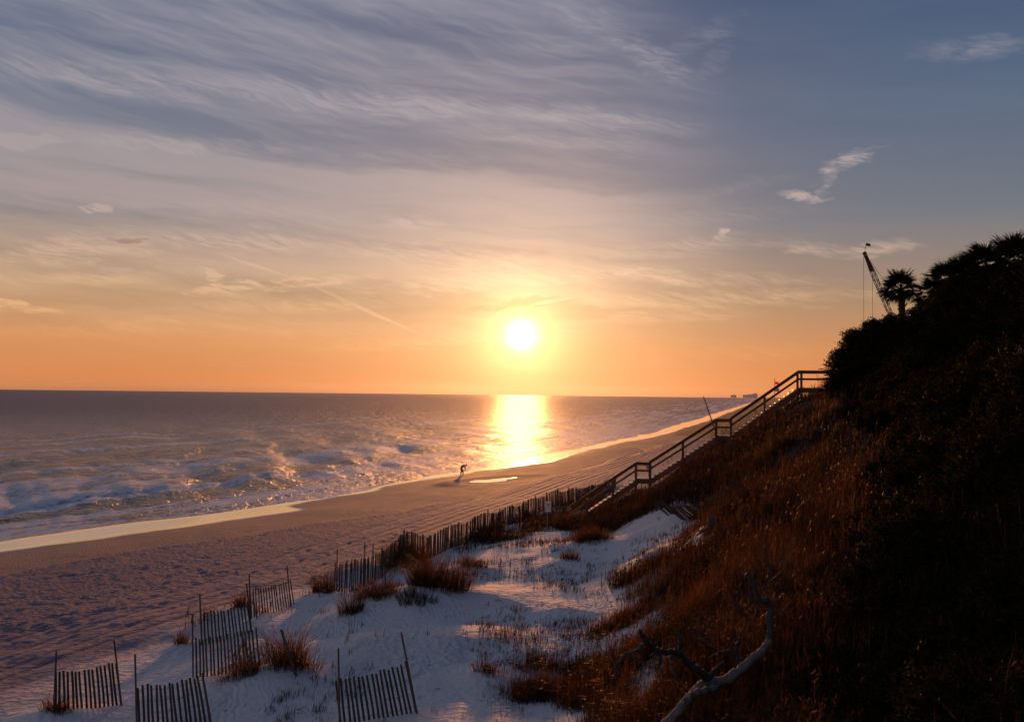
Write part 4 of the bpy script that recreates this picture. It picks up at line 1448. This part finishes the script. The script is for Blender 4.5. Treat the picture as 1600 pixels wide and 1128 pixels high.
def palm(px, pyc, y, label, nf=26, size=1.0, seed=0):
    C = at(px, pyc, y); g = gz(C.x, y)
    h = C.z - g
    root = empty('cabbage_palm', (C.x, y, g), label, 'palm tree', 'palms on top of the bluff')
    mb, bend = palm_trunk(h, seed)
    mb.build('trunk', M['bark'], root, False)
    r_ = random.Random(seed + 5)
    for k in range(nf):
        az = k * 2.39996 + r_.uniform(-.2, .2)
        t = (k + .5) / nf
        el = R(84 - 128 * t ** .9 + r_.uniform(-10, 10))
        o = obj('frond', FRONDS[k % 4], None, root)
        s = size * r_.uniform(.85, 1.1)
        o.matrix_local = Matrix.Translation((bend, 0, h)) @ Matrix.Rotation(az, 4, 'Z') @ Matrix.Rotation(-el, 4, 'Y') @ Matrix.Rotation(r_.uniform(-.5, .5), 4, 'X') @ Matrix.Diagonal((s, s, s, 1))
palm(1411, 452, 48, 'stand-alone cabbage palm with round crown in front of the crane boom', 44, .82, 1)
palm(1452, 462, 47, 'small palm crown just right of the stand-alone palm', 30, .80, 2)
palm(1486, 442, 44, 'leftmost palm of the tight group on the bluff top', 34, .90, 3)
palm(1508, 432, 43, 'second palm from the left in the tight bluff-top group', 34, .85, 4)
palm(1540, 419, 41, 'third palm from the left in the tight bluff-top group', 38, .95, 5)
palm(1582, 412, 38, 'rightmost and tallest palm of the tight bluff-top group', 38, .95, 6)

# ------------------------------------------------------------------ dead tree
def smooth_path(pts, rad, sub=5, jit=.0, seed=0):
    r_ = random.Random(seed)
    P = [Vector(p) for p in pts]; out = []; rr = []
    for i in range(len(P) - 1):
        p0 = P[max(i - 1, 0)]; p1 = P[i]; p2 = P[i + 1]; p3 = P[min(i + 2, len(P) - 1)]
        for k in range(sub):
            t = k / sub
            q = .5 * ((2 * p1) + (p2 - p0) * t + (2 * p0 - 5 * p1 + 4 * p2 - p3) * t * t + (3 * p1 - p0 - 3 * p2 + p3) * t ** 3)
            out.append(q + Vector((r_.uniform(-1, 1), r_.uniform(-1, 1), r_.uniform(-1, 1))) * jit)
            rr.append((rad[i] + (rad[i + 1] - rad[i]) * t) * r_.uniform(.80, 1.16))
    out.append(P[-1]); rr.append(rad[-1])
    return out, rr

def dead_tree():
    def Z(u, v, y):          # position in the enlarged crop used for measuring
        return at(980 + u / 4.55, 880 + v / 4.55, y)
    k = 13.5 / F / 4.55
    foot = Z(270, 1180, 13.6)
    base = Vector((foot.x, foot.y, gz(foot.x, foot.y)))
    root = empty('dead_tree', base, 'grey bleached dead tree with twisted bare limbs lying on the near slope', 'dead tree')
    def limb(name, pts, rad, seed, n=10, jit=.010):
        P, rr = smooth_path([Z(*p) - base for p in pts], [r_ * k * .88 for r_ in rad], 6, jit, seed)
        MB().tube(P, rr, n).build(name, M['driftwood'] if (name == 'trunk' or seed in (3, 7)) else M['darkwood'], root, True)
    limb('trunk', [(200, 1230, 13.5), (300, 1120, 13.6), (400, 1005, 13.7), (470, 930, 13.8), (530, 865, 13.9), (600, 838, 14.0), (690, 832, 14.1), (760, 790, 14.2), (860, 705, 14.4),
                   (950, 630, 14.6), (1010, 550, 14.8)], [50, 46, 42, 40, 40, 42, 42, 40, 37, 34, 30], 1, 12)
    limb('limb', [(1000, 570, 14.8), (1022, 480, 14.9), (1010, 385, 15.0), (1022, 305, 15.1), (985, 262, 15.1), (935, 250, 15.1), (905, 180, 15.1), (880, 110, 15.1), (845, 72, 15.1)],
         [36, 32, 30, 30, 30, 26, 24, 22, 17], 2)
    limb('branch', [(420, 985, 13.65), (490, 925, 13.6), (570, 900, 13.6), (648, 882, 13.6)], [34, 32, 30, 27], 3)
    limb('limb', [(580, 825, 13.95), (530, 780, 13.9), (450, 725, 13.8), (370, 645, 13.7), (320, 628, 13.6), (230, 622, 13.5), (150, 570, 13.45), (110, 520, 13.4), (82, 475, 13.4)],
         [40, 36, 32, 28, 25, 24, 24, 22, 14], 4)
    limb('branch', [(368, 640, 13.7), (380, 570, 13.75), (372, 520, 13.75), (350, 484, 13.75)], [18, 17, 14, 10], 5)
    limb('branch', [(345, 625, 13.65), (345, 595, 13.6), (328, 568, 13.6)], [12, 10, 8], 6)
    limb('branch', [(320, 640, 13.6), (312, 720, 13.55), (325, 770, 13.5), (355, 805, 13.5)], [16, 14, 12, 7], 7)
    limb('branch', [(125, 545, 13.4), (95, 600, 13.35), (40, 632, 13.3), (-10, 645, 13.3), (-70, 720, 13.3), (-75, 790, 13.3)], [18, 17, 15, 14, 12, 7], 8)
    limb('branch', [(235, 630, 13.5), (232, 700, 13.45), (200, 765, 13.4)], [14, 12, 7], 9)
    limb('branch', [(190, 640, 13.5), (165, 660, 13.45)], [10, 7], 19)
    limb('branch', [(585, 800, 14.0), (640, 740, 14.1), (692, 695, 14.15)], [24, 18, 9], 10)
    limb('branch', [(850, 715, 14.4), (790, 690, 14.45), (775, 610, 14.5), (800, 540, 14.5), (815, 470, 14.5)], [22, 20, 18, 15, 8], 11)
    limb('branch', [(790, 660, 14.5), (720, 620, 14.45), (650, 640, 14.4), (580, 668, 14.4)], [20, 17, 12, 5], 12)
    limb('branch', [(865, 95, 15.1), (830, 100, 15.1), (800, 98, 15.1)], [8, 5, 3], 13, 6)
    # twigs
    r_ = random.Random(4)
    starts = [((620, 600, 14.3), (330, 395, 14.2)), ((560, 560, 14.3), (430, 480, 14.2)), ((640, 620, 14.3), (500, 400, 14.4)), ((900, 400, 15.0), (700, 250, 15.0)),
              ((990, 260, 15.2), (1030, 20, 15.3)), ((1000, 180, 15.2), (870, 10, 15.3)), ((1010, 130, 15.2), (1110, 10, 15.3)), ((900, 400, 15.0), (940, 180, 15.1)),
              ((-20, 660, 13.3), (260, 760, 13.3)), ((-60, 740, 13.3), (-130, 640, 13.3)), ((40, 650, 13.3), (150, 800, 13.3)), ((-70, 780, 13.3), (60, 870, 13.3)),
              ((880, 460, 14.9), (780, 330, 14.9)), ((640, 690, 14.3), (740, 560, 14.4)), ((1020, 420, 15.0), (1160, 330, 15.1)), ((1000, 330, 15.0), (900, 330, 15.0))]
    for i, (a, b) in enumerate(starts):
        A, B = Z(*a) - base, Z(*b) - base
        mids = [A.lerp(B, t) + Vector((r_.uniform(-.05, .05), r_.uniform(-.05, .05), r_.uniform(-.05, .05))) for t in (.3, .6)]
        P, rr = smooth_path([A] + mids + [B], [.016, .012, .009, .004], 4, .004, 60 + i)
        mb = MB().tube(P, rr, 5)
        for j in range(4):
            t = r_.uniform(.25, .9); q = P[int(t * (len(P) - 1))]
            e = q + (B - A).normalized() * r_.uniform(.08, .25) + Vector((r_.uniform(-.2, .2), r_.uniform(-.15, .15), r_.uniform(-.05, .25)))
            mb.tube([q, q.lerp(e, .5) + Vector((0, 0, .03)), e], [.007, .005, .002], 4)
        mb.build('twig', M['twig'], root, True)
dead_tree()

def bare_bush(px, py, label, n, h, seed, group=None):
    P = hit(px, py)
    base = Vector((P.x, P.y, gz(P.x, P.y)))
    r_ = random.Random(seed)
    root = empty('bare_bush', base, label, 'bush', group)
    for i in range(n):
        th = r_.uniform(0, 6.28); sp = r_.uniform(.15, .75)
        d = Vector((math.cos(th) * sp, math.sin(th) * sp, 1)).normalized()
        L = h * r_.uniform(.6, 1.15); q = Vector((0, 0, -.05)); pts = [q.copy()]
        for s in range(5):
            d = (d + Vector((r_.uniform(-.3, .3), r_.uniform(-.3, .3), r_.uniform(-.1, .2)))).normalized()
            q = q + d * L / 5; pts.append(q.copy())
        mb = MB().tube(pts, [.018, .015, .012, .009, .006, .003], 5)
        for j in range(9):
            t = r_.randrange(1, 5); a = pts[t]; e = a
            dd = (d + Vector((r_.uniform(-1, 1), r_.uniform(-1, 1), r_.uniform(-.2, .8)))).normalized()
            tw = [a.copy()]
            for s in range(3):
                dd = (dd + Vector((r_.uniform(-.3, .3), r_.uniform(-.3, .3), r_.uniform(-.1, .3)))).normalized()
                e = e + dd * L * r_.uniform(.06, .12); tw.append(e.copy())
            mb.tube(tw, [.007, .005, .004, .002], 4)
        mb.build('stem', M['twig'], root, True)
bare_bush(1215, 930, 'leafless twiggy bush standing behind the upright limb of the dead tree', 12, 1.3, 3)
bare_bush(1360, 760, 'leafless dark bush on the dim slope right of the lit grass spur', 9, 1.6, 5)
bare_bush(1300, 596, 'thin bare sprigs poking up beside the top stair railing', 8, 1.1, 8)

# dark stump on the white sand
def stump():
    P = hit(1115, 828)
    base = Vector((P.x, P.y, gz(P.x, P.y)))
    root = empty('tree_stump', base, 'dark squat stump at the upper end of the white sand', 'stump')
    r_ = random.Random(2); mb = MB(); n = 12
    for j, (z, r) in enumerate(((-.2, .30), (.05, .27), (.25, .22), (.42, .20), (.46, .12))):
        for k in range(n):
            th = 6.283 * k / n; q = r * (1 + .18 * math.sin(3 * th + j) + r_.uniform(-.06, .06))
            mb.v.append((q * math.cos(th) * 1.1, q * math.sin(th), z + .05 * math.sin(2 * th)))
    for j in range(4):
        for k in range(n):
            k2 = (k + 1) % n
            mb.f.append((j * n + k, j * n + k2, j * n + n + k2, j * n + n + k))
    mb.f.append(tuple(4 * n + k for k in range(n)))
    mb.build('wood', M['bark'], root, True)
    rb = MB()
    for th in (.4, 2.1, 3.6, 5.2):
        rb.tube([(.2 * math.cos(th), .2 * math.sin(th), .1), (.45 * math.cos(th), .45 * math.sin(th), 0), (.7 * math.cos(th), .7 * math.sin(th), -.15)], [.07, .05, .02], 6)
    rb.build('root', M['bark'], root, True)
stump()

# ------------------------------------------------------------------ person, gulls
def person():
    P = hit(721.5, 742)
    base = Vector((P.x, P.y, gz(P.x, P.y)))
    root = empty('person', base, 'person in clothes toned brown for haze bending forward at the edge of the surf', 'person')
    def skinned(name, verts, edges, radii, mat, parent, sub=2):
        me = bpy.data.meshes.new(name); me.from_pydata(verts, edges, []); me.update()
        o = obj(name, me, mat, parent)
        md = o.modifiers.new('skin', 'SKIN'); md.use_smooth_shade = True
        for i, r_ in enumerate(radii):
            me.skin_vertices[0].data[i].radius = (r_, r_)
        me.skin_vertices[0].data[0].use_root = True
        s = o.modifiers.new('sub', 'SUBSURF'); s.levels = sub; s.render_levels = sub
        return o
    # bent over, facing right (+x); hips back on the left
    v = [(-.06, 0, .88), (.00, 0, 1.05), (.16, 0, 1.22), (.34, 0, 1.30), (.44, 0, 1.31),
         (-.08, -.11, .84), (-.02, -.13, .46), (-.16, -.13, .08), (-.02, -.14, .03),
         (-.08, .11, .84), (.16, .13, .48), (.14, .14, .08), (.28, .15, .03),
         (.32, -.19, 1.24), (.40, -.21, .98), (.48, -.17, .74),
         (.32, .19, 1.24), (.42, .21, .98), (.50, .17, .74), (.50, -.155, .66), (.52, .155, .66)]
    e = [(0, 1), (1, 2), (2, 3), (3, 4), (0, 5), (5, 6), (6, 7), (7, 8), (0, 9), (9, 10), (10, 11), (11, 12),
         (3, 13), (13, 14), (14, 15), (3, 16), (16, 17), (17, 18), (15, 19), (18, 20)]
    root.scale = (.86, .86, .86)
    r_ = [.20, .19, .20, .17, .08, .13, .10, .075, .06, .13, .10, .075, .06, .085, .065, .05, .085, .065, .05, .035, .035]
    skinned('body', v, e, r_, M['cloth'], root)
    # head with face and cap of hair
    hd = MB(); n = 14
    prof = [(-.125, .03), (-.11, .062), (-.06, .085), (0, .098), (.06, .094), (.10, .07), (.125, .03)]
    for z, r in prof:
        for k in range(n):
            th = 6.283 * k / n; x = r * math.cos(th) * 1.1; y = r * .85 * math.sin(th)
            if math.cos(th) > .92 and -.05 < z < .03: x += .022
            hd.v.append((x, y, z))
    for j in range(len(prof) - 1):
        for k in range(n):
            k2 = (k + 1) % n; hd.f.append((j * n + k, j * n + k2, j * n + n + k2, j * n + n + k))
    hd.f.append(tuple(range(n))[::-1]); hd.f.append(tuple((len(prof) - 1) * n + k for k in range(n)))
    h = hd.build('head', M['skin'], root, True, (.56, 0, 1.30)); h.rotation_euler = (0, R(55), 0)
    hr = MB()
    for z, r in ((-.04, .092), (.02, .106), (.07, .102), (.11, .078), (.135, .03)):
        for k in range(n):
            th = 6.283 * k / n
            hr.v.append((r * math.cos(th) * 1.1 - .022, r * .88 * math.sin(th), z))
    for j in range(4):
        for k in range(n):
            k2 = (k + 1) % n; hr.f.append((j * n + k, j * n + k2, j * n + n + k2, j * n + n + k))
    hr.f.append(tuple(4 * n + k for k in range(n)))
    hr.build('hair', M['bark'], h, True)
    for s, sd in ((-1, -.155), (1, .155)):
        f = MB()
        x0 = .50 if s < 0 else .52
        for q in range(4):
            f.tube([(x0, sd + (q - 1.5) * .02, .65), (x0 + .01, sd + (q - 1.5) * .022, .60), (x0 - .01, sd + (q - 1.5) * .022, .56 + .008 * abs(q - 1.5))], [.010, .009, .006], 5)
        f.tube([(x0, sd - s * .035, .67), (x0 + .02, sd - s * .055, .63), (x0 + .02, sd - s * .05, .60)], [.011, .010, .007], 5)
        f.build('hand', M['skin'], root, True)
person()

def gull(px, py, label, rz):
    P = hit(px, py)
    root = empty('gull', (P.x, P.y, gz(P.x, P.y)), label, 'bird', 'gulls standing on the beach', rz)
    mb = MB(); mb.tube([(-.26, 0, .17), (-.16, 0, .19), (-.04, 0, .20), (.08, 0, .22), (.14, 0, .28), (.17, 0, .34), (.21, 0, .345)], [.012, .045, .075, .065, .04, .042, .02], 9)
    mb.build('body', M['gull'], root, True)
    MB().tube([(.21, 0, .343), (.27, 0, .33)], [.014, .004], 6).build('beak', M['beak'], root)
    for s in (-.03, .03):
        MB().tube([(0, s, .15), (.01, s, 0), (.05, s, -.01)], .007, 5).build('leg', M['beak'], root)
    for s in (-1, 1):
        MB().tube([(.08, s * .06, .22), (-.08, s * .075, .21), (-.30, s * .03, .18)], [.02, .035, .006], 6).build('wing', M['signgrey'], root, True)
gull(1001.5, 710, 'left one of two pale gulls on the dry sand beyond the stairs', 2.6)
gull(1004.5, 708.5, 'right one of two pale gulls on the dry sand beyond the stairs', 3.3)

# ------------------------------------------------------------------ sea haze
if HAZE_D > 0:
    hz, N, out = material('sea_haze')
    pv = N.new('ShaderNodeVolumePrincipled')
    pv.inputs['Color'].default_value = (.95, .86, .80, 1)
    pv.inputs['Density'].default_value = HAZE_D
    pv.inputs['Anisotropy'].default_value = HAZE_G
    N.l.new(pv.outputs[0], out.inputs['Volume'])
    o = MB().box((0, 0, 13), (8400, 8400, 50)).build('haze', hz)
    tag(o, 'warm thin sea haze glowing towards the low sun', 'haze', kind='stuff')
